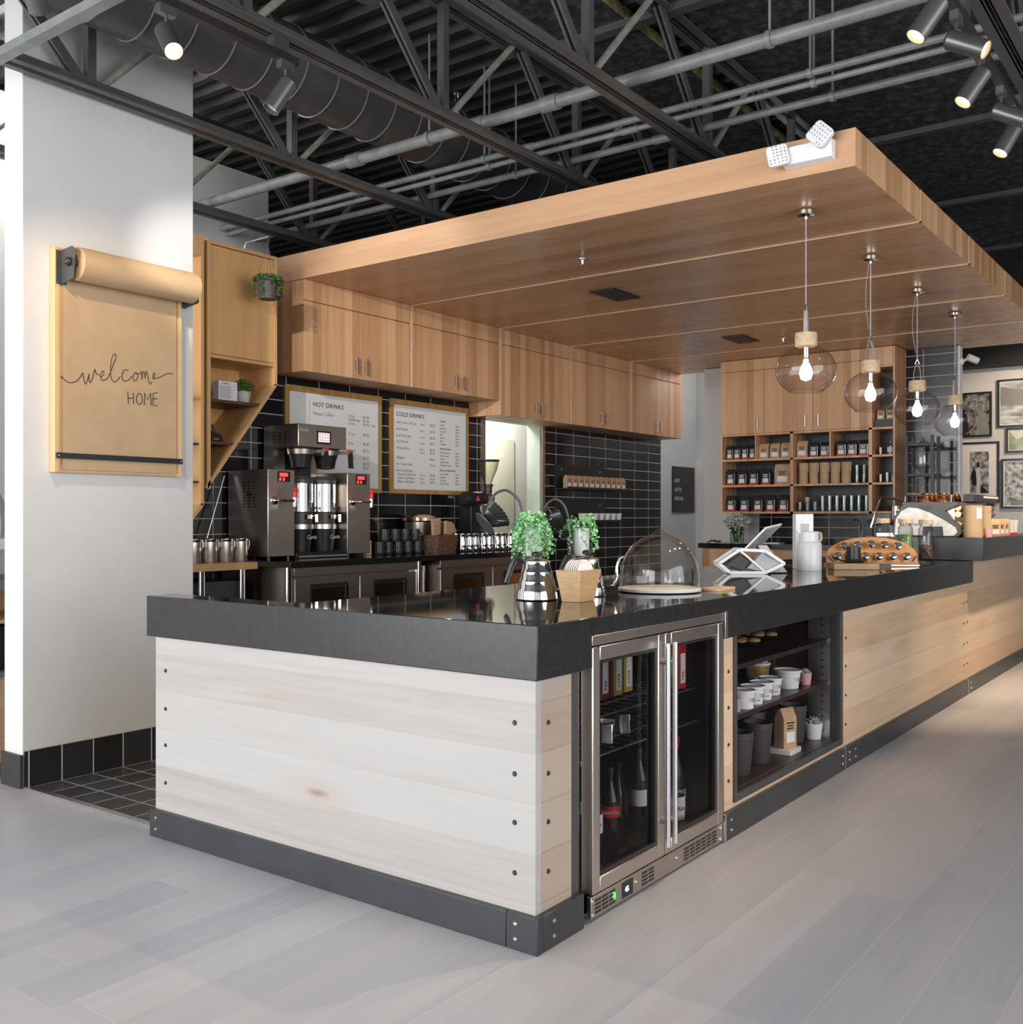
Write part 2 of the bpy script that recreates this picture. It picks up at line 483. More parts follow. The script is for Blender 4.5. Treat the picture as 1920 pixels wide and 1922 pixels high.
m_blackm = plain('black_metal', (0.020, 0.020, 0.021), 0.42)
m_charcoal = plain('charcoal_metal', (0.055, 0.055, 0.058), 0.4)
m_spot = plain('spotlight_body', (0.14, 0.14, 0.14), 0.32, 0.6)
m_mug = plain('matt_black_glaze', (0.030, 0.031, 0.033), 0.35)
m_ink = plain('black_ink', (0.03, 0.025, 0.022), 0.8)
m_inkg = plain('grey_ink', (0.20, 0.20, 0.20), 0.8)
m_paper = plain('white_paper', (0.80, 0.80, 0.80), 0.75, var=0.02)
m_kraft = noisy('kraft_paper', [(0.3, (0.46, 0.30, 0.17)), (0.7, (0.56, 0.38, 0.23))], 20, 0.75, 4)
m_kraftroll = noisy('kraft_roll', [(0.3, (0.47, 0.325, 0.185)), (0.7, (0.54, 0.385, 0.23))], 5, 0.6, 4)
m_pine = wood('pine_board', [(0.58, 0.37, 0.17), (0.68, 0.46, 0.23), (0.74, 0.53, 0.29)], 'z', 'x', 0.05, 0.5, contrast=0.3)
m_bamboo = wood('bamboo_frame', [(0.36, 0.19, 0.055), (0.46, 0.26, 0.085), (0.52, 0.31, 0.11)], 'z', 'x', 0.045, 0.4)
m_ltwood = plain('pale_turned_wood', (0.66, 0.49, 0.31), 0.5, var=0.14, scale=40)
m_box = noisy('box_wood', [(0.3, (0.42, 0.27, 0.13)), (0.7, (0.54, 0.37, 0.20))], 22, 0.6, 5, stretch=(1, 1, 5))
m_orangewood = noisy('honey_wood', [(0.3, (0.50, 0.24, 0.07)), (0.7, (0.60, 0.31, 0.11))], 18, 0.45, 5, stretch=(1, 1, 6))
m_whitep = plain('white_plastic', (0.82, 0.82, 0.83), 0.3, var=0.01)
m_whitec = plain('white_ceramic', (0.80, 0.80, 0.79), 0.2, var=0.02)
m_red = plain('red_label', (0.50, 0.02, 0.02), 0.45)
m_yellowp = plain('yellow_carton', (0.42, 0.36, 0.06), 0.5)
m_maroon = plain('maroon_carton', (0.20, 0.02, 0.05), 0.5)
m_leaf = plain('leaf_green', (0.075, 0.26, 0.045), 0.5, var=0.5, scale=30)
m_leafp = plain('pale_leaf', (0.30, 0.62, 0.30), 0.5, var=0.45, scale=40)
m_leafd = plain('dark_leaf', (0.045, 0.135, 0.020), 0.5, var=0.5, scale=30)
m_succ = plain('succulent_grey', (0.34, 0.42, 0.36), 0.55, var=0.2, scale=30)
m_pink = plain('pink_pot', (0.72, 0.36, 0.38), 0.5)
m_lilac = plain('lilac_pot', (0.45, 0.30, 0.42), 0.5)
m_conc = noisy('concrete_pot', [(0.3, (0.40, 0.39, 0.37)), (0.7, (0.58, 0.57, 0.54))], 40, 0.8, 5)
m_potdark = plain('dark_pot', (0.055, 0.045, 0.042), 0.6)
m_wicker = noisy('wicker', [(0.35, (0.06, 0.028, 0.016)), (0.65, (0.22, 0.11, 0.065))], 60, 0.7, 4)
m_brown_in = plain('dark_brown_lining', (0.028, 0.012, 0.012), 0.35)
m_cola = plain('dark_bottle', (0.012, 0.005, 0.005), 0.08)
m_glass = glass('clear_glass')
m_globe = glass('globe_glass', (0.97, 0.955, 0.96), (0.68, 0.66, 0.68), 1.0, 1.5)
m_dome = glass('dome_glass', (0.98, 0.98, 0.98), (0.80, 0.79, 0.79), 1.2, 1.5)
m_glassd = glass('cooler_glass', (0.84, 0.83, 0.84), (0.7, 0.7, 0.7), 0.22, 1.5)
m_nicheglass = glass('niche_glass', (.96, .96, .96), (.92, .92, .92), .10)
m_hopper = glass('smoky_hopper', (0.80, 0.80, 0.72), (0.12, 0.12, 0.11), 0.8)
def emis(name, col, s):
    return newmat(name, col, 0.4, emit=col, es=s)[0]
m_bulb = emis('lit_bulb', (1.0, 0.80, 0.52), 30)
m_bulbglow = emis('glowing_bulb', (1.0, 0.86, 0.66), 7)
m_lens = emis('lit_lens', (1.0, 0.66, 0.34), 7)
m_lensoff = plain('unlit_lens', (0.55, 0.50, 0.45), 0.2)
m_ledr = emis('red_display', (1.0, 0.03, 0.03), 2.0)
m_ledg = emis('green_display', (0.05, 1.0, 0.08), 1.6)
m_ledw = emis('white_display', (0.75, 0.80, 1.0), 1.6)
m_screen = emis('pink_screen', (0.80, 0.50, 0.55), 0.55)
m_redp = plain('red_lever', (0.70, 0.02, 0.03), 0.35)
m_bronze = plain('bronze_portafilter', (0.42, 0.20, 0.09), 0.22, 1.0, 0.1)
m_marble = noisy('white_marble', [(0.35, (0.42, 0.45, 0.45)), (0.55, (0.68, 0.70, 0.69)), (0.7, (0.78, 0.79, 0.78))], 9, 0.3, 8)

# ================================================================ THE SETTING
struct('floor', MB().box(-9, 11, -9, 8, -0.06, 0.0), m_floor)
struct('floor_tiles', MB().box(0.085, 9.0, 0.05, 3.93, 0.0, 0.004), m_tile_f)
struct('trim_1', MB().box(0.058, 0.088, 1.81, 2.86, 0.0, 0.010), m_alu)
struct('wall_left', MB().box(0.06, 0.968, 2.861, 3.02, 0, 3.86), m_white, bevel=0.004)
struct('baseboard_left', MB().box(0.066, 0.972, 2.848, 2.862, 0, 0.165), m_tile_b)
struct('baseboard_side', MB().box(0.046, 0.061, 2.855, 3.025, 0, 0.150), m_kick)
wb = MB().box(0.90, 4.80, 3.93, 4.08, 0, 2.80).box(5.70, 8.10, 3.93, 4.08, 0, 2.80).box(4.80, 5.70, 3.93, 4.08, 2.14, 2.80)
struct('wall_back', wb, m_tile)
struct('trim_2', MB().box(4.765, 4.805, 3.915, 4.09, 0, 2.14).box(5.695, 5.735, 3.915, 4.09, 0, 2.14), m_steel)
struct('trim_3', MB().box(4.805, 5.695, 3.935, 4.09, 2.10, 2.14), m_white)
struct('trim_4', MB().box(5.680, 5.695, 3.94, 4.09, 0, 2.10), plain('pale_green_reveal', (0.52, 0.60, 0.52), 0.5))
struct('wall_rear', MB().box(8.10, 9.0, 3.93, 4.08, 0, 3.2), m_grey)
struct('wall_far', MB().box(-3.0, 2.83, 4.48, 4.54, 0, 3.785), m_white)
struct('wall_kitchen', MB().box(3.9, 8.0, 4.80, 4.86, 0, 2.75), m_white)
struct('door_1', MB().box(5.55, 6.41, 4.775, 4.80, 0, 2.04), plain('beige_door', (0.56, 0.55, 0.46), 0.5), bevel=0.004)
struct('ceiling_kitchen', MB().box(3.9, 8.0, 4.08, 4.86, 2.72, 2.78), m_white)
struct('wall_dark', MB().box(-6.5, 11, 6.4, 6.5, 0, 3.95), m_blackwall)
struct('wall_end', MB().box(9.0, 9.1, -1.2, 4.08, 0, 3.2), m_white)
struct('wall_right_unseen', MB().box(9.0, 9.1, -8.0, -1.2, 0, 3.2), m_blackwall)  # unseen stretch, made black to darken reflections in the counter front
struct('wall_end_upper', MB().box(9.0, 9.1, -8.0, 6.4, 3.2, 3.95), m_blackwall)
struct('ceiling_soffit', MB().box(8.78, 9.0, -4.0, 1.6, 2.745, 3.35), m_blackwall)
struct('partition', MB().box(7.69, 7.79, 0.632, 2.567, 0, 2.80).mat(1).box(7.69, 7.79, 2.567, 3.187, 0, 2.80).mat(2).box(7.685, 7.795, 0.618, 0.632, 0, 2.80), [m_tile_e, m_white, m_white_trim])

dk = MB()
x = -7.0
while x < 10.9:                                    # fluted steel roof deck, flutes along Y
    for a, b, z0, z1 in ((0, .047, 3.861, 3.861), (.047, .071, 3.861, 3.904), (.071, .123, 3.904, 3.904), (.123, .147, 3.904, 3.861)):
        dk.add([(x + a, -9, z0), (x + b, -9, z1), (x + b, 6.5, z1), (x + a, 6.5, z0)], [(0, 1, 2, 3)])
    x += .147
dk.box(-7.0, 11, -9, 6.5, 3.93, 3.98)  # unseen slab added above the deck to block sky light
struct('ceiling', dk, m_deck, recalc=False)

# acoustic panels under the deck, and the battens that carry them
p = MB().box(-5.0, 8.99, 1.031, 1.497, 3.80, 3.848).mat(1).box(-5.0, 8.99, 1.017, 1.031, 3.795, 3.848)
tag(p.build('acoustic_panel', [m_felt, m_yellow]), 'narrow dark fibre ceiling panel with a yellowish edge, between the roof joists', 'ceiling panel')
p = MB()
seg = -5.0
while seg < 8.9:
    p.box(seg, min(seg + 1.215, 8.99), -6.0, 0.784 + 0.012 * math.sin(seg * 3), 3.80, 3.848)
    seg += 1.22
tag(p.build('acoustic_panel', m_felt), 'wide speckled black fibre ceiling panel above the right side of the room', 'ceiling panel')
for x, lab in ((2.307, 'dark batten under the ceiling panels nearest the big roof pipe'), (4.749, 'dark batten across the fibre ceiling beside the wooden canopy corner'),
               (6.497, 'dark batten across the ceiling, second one beyond the canopy corner'), (8.245, 'dark batten across the ceiling, farthest one in the room')):
    tag(MB().box(x - .035, x + .035, -6.0, 1.497 if x < 3 else 0.78, 3.762, 3.7995).build('ceiling_batten', m_joist), lab, 'batten', 'ceiling battens')

# open web roof joists along X
def joist(y, lab, x0=-4.5, x1=9.0):
    t = thing('roof_joist', lab, 'roof joist', (2.0, y, 3.196), group='roof joists')
    for nm, za in (('bottom_chord', 3.196), ('top_chord', 3.766)):
        b = MB()
        for s in (-1, 1):
            o = s * .034
            b.box(x0, x1, y + o - .024, y + o + .024, za, za + .010)
            b.box(x0, x1, y + s * .012 - .005, y + s * .012 + .005, za, za + .055)
        b.build(nm, m_joist, t, w=True)
    n = 0.331 - 1.2255 * 3
    while n < x1 - .7:
        b = MB().bar((n, y, 3.225), (n, y, 3.79), .042, .042)
        b.build('web', m_joist, t, w=True)
        b = MB().tube([(n + .05, y, 3.23), (n + .59, y, 3.785)], .017, 10)
        b.build('web', m_weblight, t, w=True)
        b = MB().bar((n - .05, y - .014, 3.23), (n - .57, y - .014, 3.785), .012, .045).bar((n - .05, y + .014, 3.23), (n - .57, y + .014, 3.785), .012, .045)
        b.build('web', m_joist, t, w=True)
        n += 1.2255
    return t
joist(3.93, 'grey open web roof joist farthest back, over the shelving beside the white wall')
joist(2.769, 'grey open web roof joist crossing in front of the tall white wall panel')
joist(1.658, 'grey open web roof joist that carries the left track lights')
joist(0.812, 'grey open web roof joist running to the middle of the canopy edge')
joist(-0.765, 'grey open web roof joist above the right row of track lights')
tag(MB().box(-0.15, -0.10, -3.0, 2.80, 3.158, 3.1955).build('bridging_bar', m_pipe), 'pale grey bridging bar between joists at the top left', 'bar')

# spiral duct with raised seams
t = thing('ventilation_duct', 'round grey spiral duct hung under the roof, running behind the joists', 'duct', (2.0, 2.432, 3.545))
b = MB().tube([(-4.5, 2.432, 3.545), (8.8, 2.432, 3.545)], .197, 40)
b.build('duct_body', m_duct, t, w=True)
ring = None
for k in range(36):
    xx = -1.6 + k * .215
    if ring is None:
        rb = MB()
        for a in range(40):
            pass
        rb.lathe([(.196, -.004), (.2025, -.0025), (.2025, .0025), (.196, .004)], (0, 0, 0), 40, Matrix.Rotation(PI / 2, 3, 'Y'))
        ring = rb.build('seam_ring', m_ductrib, t)
        ring.location = (xx - 2.0, 0, 0)
    else:
        c = ring.copy()
        C.objects.link(c)
        c.parent = t
        c.location = (xx - 2.0, 0, 0)
b = MB()
for xx in (0.1, 2.3, 5.0):
    b.bar((xx, 2.432, 3.735), (xx, 2.432, 3.862), .03, .006)
b.build('hanger_strap', m_duct, t, w=True)
b = MB().lathe([(0, -.26), (.09, -.25), (.13, -.21), (.15, -.13), (.15, .0), (0, .0)], (1.063, 1.667, 3.86), 28)
tag(b.build('duct_boot', m_duct), 'short dark round duct end poking down at the top of the picture', 'duct')

# pipes along Y
def pipe(x, z, r, lab, coup, y0=-6.0, y1=4.475, twin=None):
    t = thing('ceiling_pipe', lab, 'pipe', (x, 1.0, z), group='ceiling pipes')
    MB().tube([(x, y0, z), (x, y1, z)], r, 16).build('pipe', m_pipe, t, w=True)
    for yy in coup:
        MB().tube([(x, yy - .05, z), (x, yy - .05, z), (x, yy + .05, z)], [r * 1.0, r * 1.25, r * 1.25], 16).build('coupling', m_pipe, t, w=True)
    for yy in (2.05, 0.1, -2.0):
        h = MB().tube([(x, yy, z + r), (x, yy, 3.862)], .006, 6)
        h.lathe([(r + .002, -.012), (r + .007, -.012), (r + .007, .012), (r + .002, .012)], (x, yy, z), 16, Matrix.Rotation(PI / 2, 3, 'X'))
        h.build('hanger', m_pipe, t, w=True)
    return t
pipe(1.902, 3.291, .032, 'thick pale grey pipe passing through the joists above the canopy edge', (2.62, 1.72, 1.25))
pipe(2.393, 3.318, .018, 'upper of the paired thin grey pipes over the canopy', (1.75,))
pipe(2.440, 3.286, .015, 'lower of the paired thin grey pipes over the canopy', (1.10,))
pipe(2.706, 3.312, .021, 'single thin grey pipe nearest the wooden canopy edge', (1.05,))
t = thing('sprinkler_riser', 'brass upright sprinkler head on a stub of the thick pipe', 'sprinkler', (1.902, 1.857, 3.33))
MB().tube([(1.902, 1.857, 3.31), (1.902, 1.857, 3.42)], .016, 10).build('stub', m_pipe, t, w=True)
MB().tube([(1.902, 1.857, 3.42), (1.902, 1.857, 3.45)], .012, 8).tube([(1.889, 1.857, 3.45), (1.889, 1.857, 3.485)], .003, 6).tube([(1.915, 1.857, 3.45), (1.915, 1.857, 3.485)], .003, 6).lathe([(0, 3.485), (.024, 3.487), (.024, 3.492), (0, 3.494)], (1.902, 1.857, 0), 12).build('sprinkler_head', m_copper, t, w=True)

# track lights
def track(x0, x1, y, z, lab):
    t = thing('light_track', lab, 'light track', ((x0 + x1) / 2, y, z))
    MB().box(x0, x1, y - .017, y + .017, z, z + .03).build('rail', m_blackm, t, w=True)
    xx = x0 + .3
    while xx < x1:
        MB().box(xx - .04, xx + .04, y - .022, y + .022, z + .03, z + .082).build('mount', m_charcoal, t, w=True)
        xx += 1.1
track(-2.0, 0.60, 1.655, 3.115, 'black light track under the roof joist at the upper left')
track(0.4, 8.0, -0.703, 3.09, 'black light track under the joist at the upper right')
def spotlight(x, y, z, d, lab, lit, power=60, L=.155, r=.036, col=(1.0, .74, .48), ang=62):
    t = thing('track_spotlight', lab, 'spotlight', (x, y, z), group='track spotlights')
    d = Vector(d).normalized()
    piv = Vector((x, y, z - .085))
    MB().box(x - .035, x + .035, y - .016, y + .016, z - .035, z).build('adapter', m_spot, t, w=True)
    MB().tube([(x, y, z - .035), (x, y, z - .06), piv], .006, 8).ball(tuple(piv), .014, 10).build('arm', m_spot, t, w=True)
    q = d.to_track_quat('Z', 'Y').to_matrix()
    c = piv + d * .02 - Vector((0, 0, .02))
    body = MB().lathe([(0, -.055), (r * .8, -.055), (r, -.045), (r, L - .055), (r * .90, L - .055), (r * .84, L - .075), (0, L - .076)], c, 24, q)
    body.build('can', m_spot, t, w=True)
    MB().lathe([(0, L - .070), (r * .82, L - .070), (r * .82, L - .074)], c, 24, q).build('lens', m_lens if lit else m_lensoff, t, w=True)
    if lit:
        spot('spot_lamp', tuple(c + d * (L - .04)), tuple(c + d), power, col, ang, .7, .03)
spotlight(-0.035, 1.655, 3.115, (-0.16, -0.62, -0.75), 'lit spotlight glowing above the brown paper roll', True, 30)
spotlight(-0.55, 1.655, 3.115, (0.55, 0.55, -0.62), 'lit spotlight on the left track outside the picture, aimed at the paper roll', True, 34)
spotlight(0.540, 1.655, 3.115, (-0.42, 0.25, -0.80), 'unlit grey spotlight on the left track, beside the duct', False)
spotlight(1.405, -0.703, 3.09, (-0.33, 0.44, -0.80), 'dark spotlight at the top edge, first on the right track', True, 45)
spotlight(1.709, -0.703, 3.09, (-0.02, -0.86, -0.50), 'lit spotlight, second on the right track, glowing', True, 60)
spotlight(2.098, -0.703, 3.09, (-0.33, 0.44, -0.80), 'spotlight turned away, hanging between the two brightest ones at right', True, 45)
spotlight(2.526, -0.703, 3.09, (-0.02, -0.86, -0.50), 'lit spotlight near the right picture edge, fourth on its track', True, 60)
spotlight(2.792, -0.703, 3.09, (-0.30, 0.40, -0.85), 'lowest spotlight at the right picture edge, fifth on its track', True, 45)
for i, (x, d, pw) in enumerate(((4.6, (0.15, .34, -.90), 140), (6.0, (0.05, .30, -.92), 150), (7.6, (.62, .50, -.45), 70))):
    spotlight(x, -0.703, 3.09, d, ('lit spotlight outside the picture, aimed at the maple counter', 'second lit spotlight outside the picture, over the raised bar', 'added unseen spotlight that brightens the framed photos')[i], True, pw)  # the last fixture is added, unseen, to brighten the gallery wall
spotlight(-0.95, 1.655, 3.115, (4.2, 2.15, -1.05), 'added unseen spotlight that brightens the menu boards', True, 150, col=(1.0, .93, .86), ang=25)  # extra fixture out of view, added to lift the dim menu boards
spotlight(-1.40, 1.655, 3.115, (6.6, 1.9, -0.85), 'added unseen spotlight that brightens the wall cabinets', True, 150, col=(1.0, .93, .86), ang=25)  # likewise added out of view, to brighten the cabinet fronts

# ================================================================ THE SERVING COUNTER
b = MB().prism([(0, .918), (5.31, .918), (5.31, .763), (1.245, .763), (1.245, .864), (.288, .864), (.288, .763), (0, .763)], 'y', 0, 1.09)
b.box(0, .12, 1.085, 1.83, .763, .918)
o = b.build('stone_countertop', [m_stone, m_stone_top], bevel=0.003)
for pl in o.data.polygons:
    if pl.normal.z > .9 and pl.center.z > .9:
        pl.material_index = 1
tag(o, 'long black stone worktop with a thick front edge, on the maple counter', 'worktop')

def bolts(parent, pts, ax, r=.0075, m=None, nm='bolt'):
    for c in pts:
        M = Matrix.Rotation(PI / 2, 3, 'X') if ax == 'y' else Matrix.Rotation(-PI / 2, 3, 'Y')
        MB().lathe([(r, -.004), (r, .0015), (r * .7, .004), (0, .0045)], c, 12, M).build(nm, m or m_blackm, parent, w=True)

t = thing('counter_cabinet', 'end cabinet of the counter clad in pale whitewashed maple planks', 'counter cabinet', (0.14, 0.9, 0))
MB().box(.05, .243, .05, 1.80, 0, .762).build('carcass', m_blackm, t, w=True)
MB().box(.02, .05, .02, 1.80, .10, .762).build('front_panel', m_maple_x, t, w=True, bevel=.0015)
MB().box(.0505, .205, .02, .05, .10, .762).build('side_panel', m_maple_shaded, t, w=True, bevel=.0015)
MB().box(.205, .243, .022, .06, .0, .762).build('corner_strip', m_charcoal, t, w=True)
MB().box(.0, .032, .109, 1.81, 0, .103).box(.0, .032, .0, .1075, 0, .103).build('kick_plate', m_kick, t, w=True, bevel=.002)
MB().box(.033, .243, .0, .030, 0, .103).build('kick_plate', m_kick, t, w=True, bevel=.002)
bolts(t, [(.02, y, z) for y in (1.736, .092) for z in (.635, .490, .352, .209)], 'x')
bolts(t, [(.083, .02, z) for z in (.635, .490, .352, .211)], 'y')
bolts(t, [(0, y, z) for y in (1.77, .075) for z in (.075, .032)], 'x', .0065, m_alu, 'screw')
bolts(t, [(.083, 0, z) for z in (.075, .032)], 'y', .0065, m_alu, 'screw')

# beverage cooler with two glass doors
t = thing('beverage_cooler', 'stainless steel two door glass front drinks cooler set in the counter', 'cooler', (.74, .3, 0))
b = MB().box(.252, .292, .045, .60, .085, .86).box(1.20, 1.235, .045, .60, .085, .86).box(.292, 1.20, .58, .60, .085, .86).box(.292, 1.20, .045, .60, .835, .86).box(.292, 1.20, .045, .60, .065, .085)
b.build('body', [m_steel], t, w=True)
b = MB().box(.293, .298, .06, .575, .086, .834).box(1.192, 1.199, .06, .575, .086, .834).box(.298, 1.192, .570, .579, .086, .834).box(.298, 1.192, .06, .575, .086, .092).box(.298, 1.192, .06, .575, .826, .834)
b.build('lining', m_black, t, w=True)
MB().box(.288, 1.215, .0, .045, .832, .862).build('top_rail', m_steel_x, t, w=True, bevel=.002)
def cooler_door(x0, x1, hx):
    d = MB()
    w = .042
    d.box(x0, x0 + w, -.002, .04, .083, .827).box(x1 - w, x1, -.002, .04, .083, .827).box(x0 + w, x1 - w, -.002, .04, .785, .827).box(x0 + w, x1 - w, -.002, .04, .083, .128)
    do = d.build('door', m_steel, t, w=True, bevel=.003)
    g = MB().box(x0 + w, x1 - w, .018, .022, .128, .785)
    g.build('door_glass', m_glassd, do, w=True)
    MB().box(x0 + w, x0 + w + .012, .006, .036, .128, .785).box(x1 - w - .012, x1 - w, .006, .036, .128, .785).box(x0 + w + .012, x1 - w - .012, .006, .036, .128, .140).box(x0 + w + .012, x1 - w - .012, .006, .036, .773, .785).build('gasket', m_black, do, w=True)
    h = MB().tube([(hx, -.031, .125), (hx, -.031, .80)], .0085, 14)
    for z in (.735, .205):
        h.tube([(hx, -.031, z), (hx, .0, z)], .0075, 10)
    h.build('handle', m_alu, do, w=True)
cooler_door(.288, .744, .712)
cooler_door(.750, 1.206, .764)
MB().box(.288, 1.215, .004, .02, .010, .076).build('base_grille', m_steel_x, t, w=True, bevel=.0015)
for gx in (.31, .352, .394, .60, .645, .90, .945, .99, 1.035, 1.08, 1.125):
    sl = MB()
    for k in range(4):
        sl.box(gx, gx + .034, .0025, .006, .021 + k * .012, .027 + k * .012)
    sl.build('vent_slots', m_black, t, w=True)
MB().rbox(.505, .010, .075, .016, .018, .066, .006).build('thermostat', m_black, t, w=True)
text('thermostat_digits', '45', .024, (.486, .0012, .034), FACE_Y, m_ledw, t)
MB().box(.418, .426, .0005, .004, .034, .052).build('status_light', m_ledg, t, w=True)
bolts(t, [(x, .004, z) for x, z in ((.297, .062), (.297, .020), (.560, .045), (.845, .045), (1.195, .062), (1.195, .020))], 'y', .006, m_alu, 'screw')
for z in (.455, .580):
    b = MB()
    for yy in (.09, .20, .31, .42, .55):
        b.tube([(.30, yy, z), (1.19, yy, z)], .0035, 6)
    for k in range(14):
        b.tube([(.33 + k * .064, .09, z + .004), (.33 + k * .064, .55, z + .004)], .0018, 4)
    b.build('wire_shelf', m_alu, t, w=True)

# what stands in the cooler
m_dkglass = plain('brown_bottle_glass', (.015, .010, .008), .06)
m_clearb = glass('clear_bottle', (.70, .72, .73), (.25, .26, .27), .6)
def bottle(loc, h, r, label, glassm, lm, cap, lab, word=None, wm=None, ws=.5, group='bottles in the cooler'):
    q = thing('drink_bottle', lab, 'bottle', loc, group=group)
    MB().lathe([(0, 0), (r * .9, 0), (r, h * .03), (r, h * .58), (r * .9, h * .66), (r * .45, h * .80), (r * .36, h * .86), (r * .36, h * .95), (0, h * .95)], (0, 0, 0), 24).build('bottle_glass', glassm, q)
    MB().lathe([(r * .42, h * .93), (r * .42, h), (0, h)], (0, 0, 0), 14).build('cap', cap, q)
    MB().lathe([(r * 1.012, h * label[0]), (r * 1.012, h * label[1])], (0, 0, 0), 24).build('label', lm, q)
    if word:
        wt = text('label_word', word, r * ws, (0, 0, 0), FACE_Y, wm, q, align='CENTER', w=False)
        wt.rotation_euler = (PI / 2, 0, -.93)
        wt.location = (-r * .84, -r * .62, h * (label[0] + label[1]) / 2 - r * .12)
bottle((.505, .135, .0925), .290, .034, (.36, .57), m_dkglass, m_paper, m_black, 'dark bottle with a tall white label, lower left in the cooler', 'VANILLA', m_ink, .42)
bottle((.625, .140, .0925), .290, .033, (.44, .57), m_cola, m_red, m_black, 'dark bottle with a red band label behind the left cooler door', 'Coca-Cola', m_paper, .40)
bottle((.730, .170, .0925), .280, .033, (.40, .41), m_cola, m_cola, m_black, 'unlabelled dark bottle right of the red banded one')
bottle((.560, .270, .0925), .280, .033, (.36, .52), m_dkglass, m_inkg, m_black, 'dark bottle with a grey label at the back left of the cooler')
bottle((.680, .290, .0925), .280, .033, (.36, .52), m_dkglass, m_paper, m_alu, 'silver capped dark bottle at the back of the cooler')
bottle((1.045, .115, .0925), .300, .036, (.08, .36), m_clearb, m_paper, m_red, 'front bottle with white label and red cap behind the right door', 'ACQUA', m_ink, .55)
bottle((1.140, .160, .0925), .300, .036, (.08, .36), m_clearb, m_paper, m_red, 'rear bottle with white label and red cap behind the right door', 'ACQUA', m_ink, .55)
bottle((.930, .200, .0925), .290, .034, (.30, .50), m_dkglass, m_paper, m_black, 'dark bottle with white label in the middle of the cooler floor')
for i, (x, y, a) in enumerate(((.64, .16, .5), (.72, .22, -.4), (.81, .20, .8))):
    q = thing('snack_packet', ('silver and black snack packet, left on the low wire shelf', 'silver and black snack packet, middle of the low wire shelf', 'silver and black snack packet, right on the low wire shelf')[i], 'packet', (x, y, .4605), a, 'packets in the cooler')
    MB().prism([(-.038, 0), (.038, 0), (.030, .03), (.034, .060), (-.034, .070), (-.030, .035)], 'y', -.022, .022).build('wrapper', m_alu, q, bevel=.006)
    MB().box(-.030, .020, -.0245, -.022, .012, .050).build('print', m_black, q)
for x, y, m, ma, lab in ((.725, .25, m_maroon, m_red, 'maroon drink carton with white label, far left on the top cooler shelf'), (.815, .25, m_yellowp, m_red, 'yellow drink carton next to the maroon one on the top shelf'),
                         (.905, .26, m_yellowp, m_maroon, 'second yellow drink carton on the top left cooler shelf'), (1.085, .135, m_red, m_yellowp, 'red drink carton behind the right cooler door'),
                         (1.160, .190, m_yellowp, m_red, 'dull yellow carton behind the right cooler door')):
    q = thing('drink_carton', lab, 'carton', (x, y, .5865), 0, 'cartons in the cooler')
    MB().box(-.031, .031, -.031, .031, 0, .165).prism([(-.031, .165), (.031, .165), (0, .19)], 'y', -.031, .031).build('carton', m, q, bevel=.002)
    MB().box(-.018, .018, -.033, -.031, .02, .13).build('label', m_paper, q)
    MB().box(-.033, -.031, -.022, .022, .0, .155).build('side_panel', ma, q)
    MB().box(-.0345, -.033, -.014, .014, .05, .12).build('side_label', m_paper, q)
    text('label_word', 'JUICE' if m is m_yellowp else 'TEA', .020, (.006, -.0335, .03), (PI / 2, -PI / 2, 0), m_ink, q, w=False)

# steel bracket where the stone edge was cut
o = MB().box(1.222, 1.246, -.004, .02, .763, .864).build('edge_bracket', m_alu, bevel=.001)
tag(o, 'small aluminium end plate on the black stone edge beside the cooler', 'bracket')

# display cabinet
t = thing('display_cabinet', 'glazed display niche in the maple counter front, right of the cooler', 'display cabinet', (1.95, .4, 0))
f = MB().box(1.262, 1.342, .02, .05, .10, .762).box(1.342, 2.605, .02, .05, .10, .120)
f.build('front_panel', m_maple_warm_lit, t, w=True, bevel=.0015)
f = MB().box(1.342, 1.366, .012, .06, .120, .762).box(2.566, 2.600, .012, .06, .120, .762).box(1.366, 2.566, .012, .06, .120, .150)
f.build('niche_frame', m_charcoal, t, w=True, bevel=.0015)
MB().box(1.342, 2.604, .66, .68, .12, .762).box(1.262, 1.36, .06, .66, .12, .762).box(2.572, 2.604, .06, .66, .12, .762).box(1.36, 2.572, .06, .66, .100, .150).build('lining', m_brown_in, t, w=True)
for z in (.417, .618):
    MB().box(1.362, 2.571, .07, .655, z - .010, z + .010).build('shelf', m_brown_in, t, w=True)
b = MB().box(2.560, 2.571, .062, .17, .150, .762).box(2.560, 2.571, .34, .46, .150, .762)
b.build('shelf_standard', m_alu, t, w=True)
b = MB()
for k in range(17):
    for yy in (.10, .40):
        b.box(2.557, 2.561, yy - .006, yy + .006, .18 + k * .034, .188 + k * .034)
b.build('standard_slots', m_black, t, w=True)
MB().box(1.366, 2.566, .030, .035, .150, .762).build('glass_front', m_nicheglass, t, w=True)
MB().box(1.222, 2.604, .0, .030, 0, .103).build('kick_plate', m_kick, t, w=True, bevel=.002)
MB().box(1.220, 1.236, -.002, .028, .0, .104).build('kick_end_cap', m_alu, t, w=True)
MB().box(2.598, 2.6045, -.0015, .03, .0, .104).build('joint_strip', m_alu, t, w=True)
bolts(t, [(1.300, .02, z) for z in (.630, .492, .351, .213)], 'y')
bolts(t, [(x, 0, z) for x in (1.285, 2.56) for z in (.072, .034)], 'y', .0055, m_alu, 'screw')

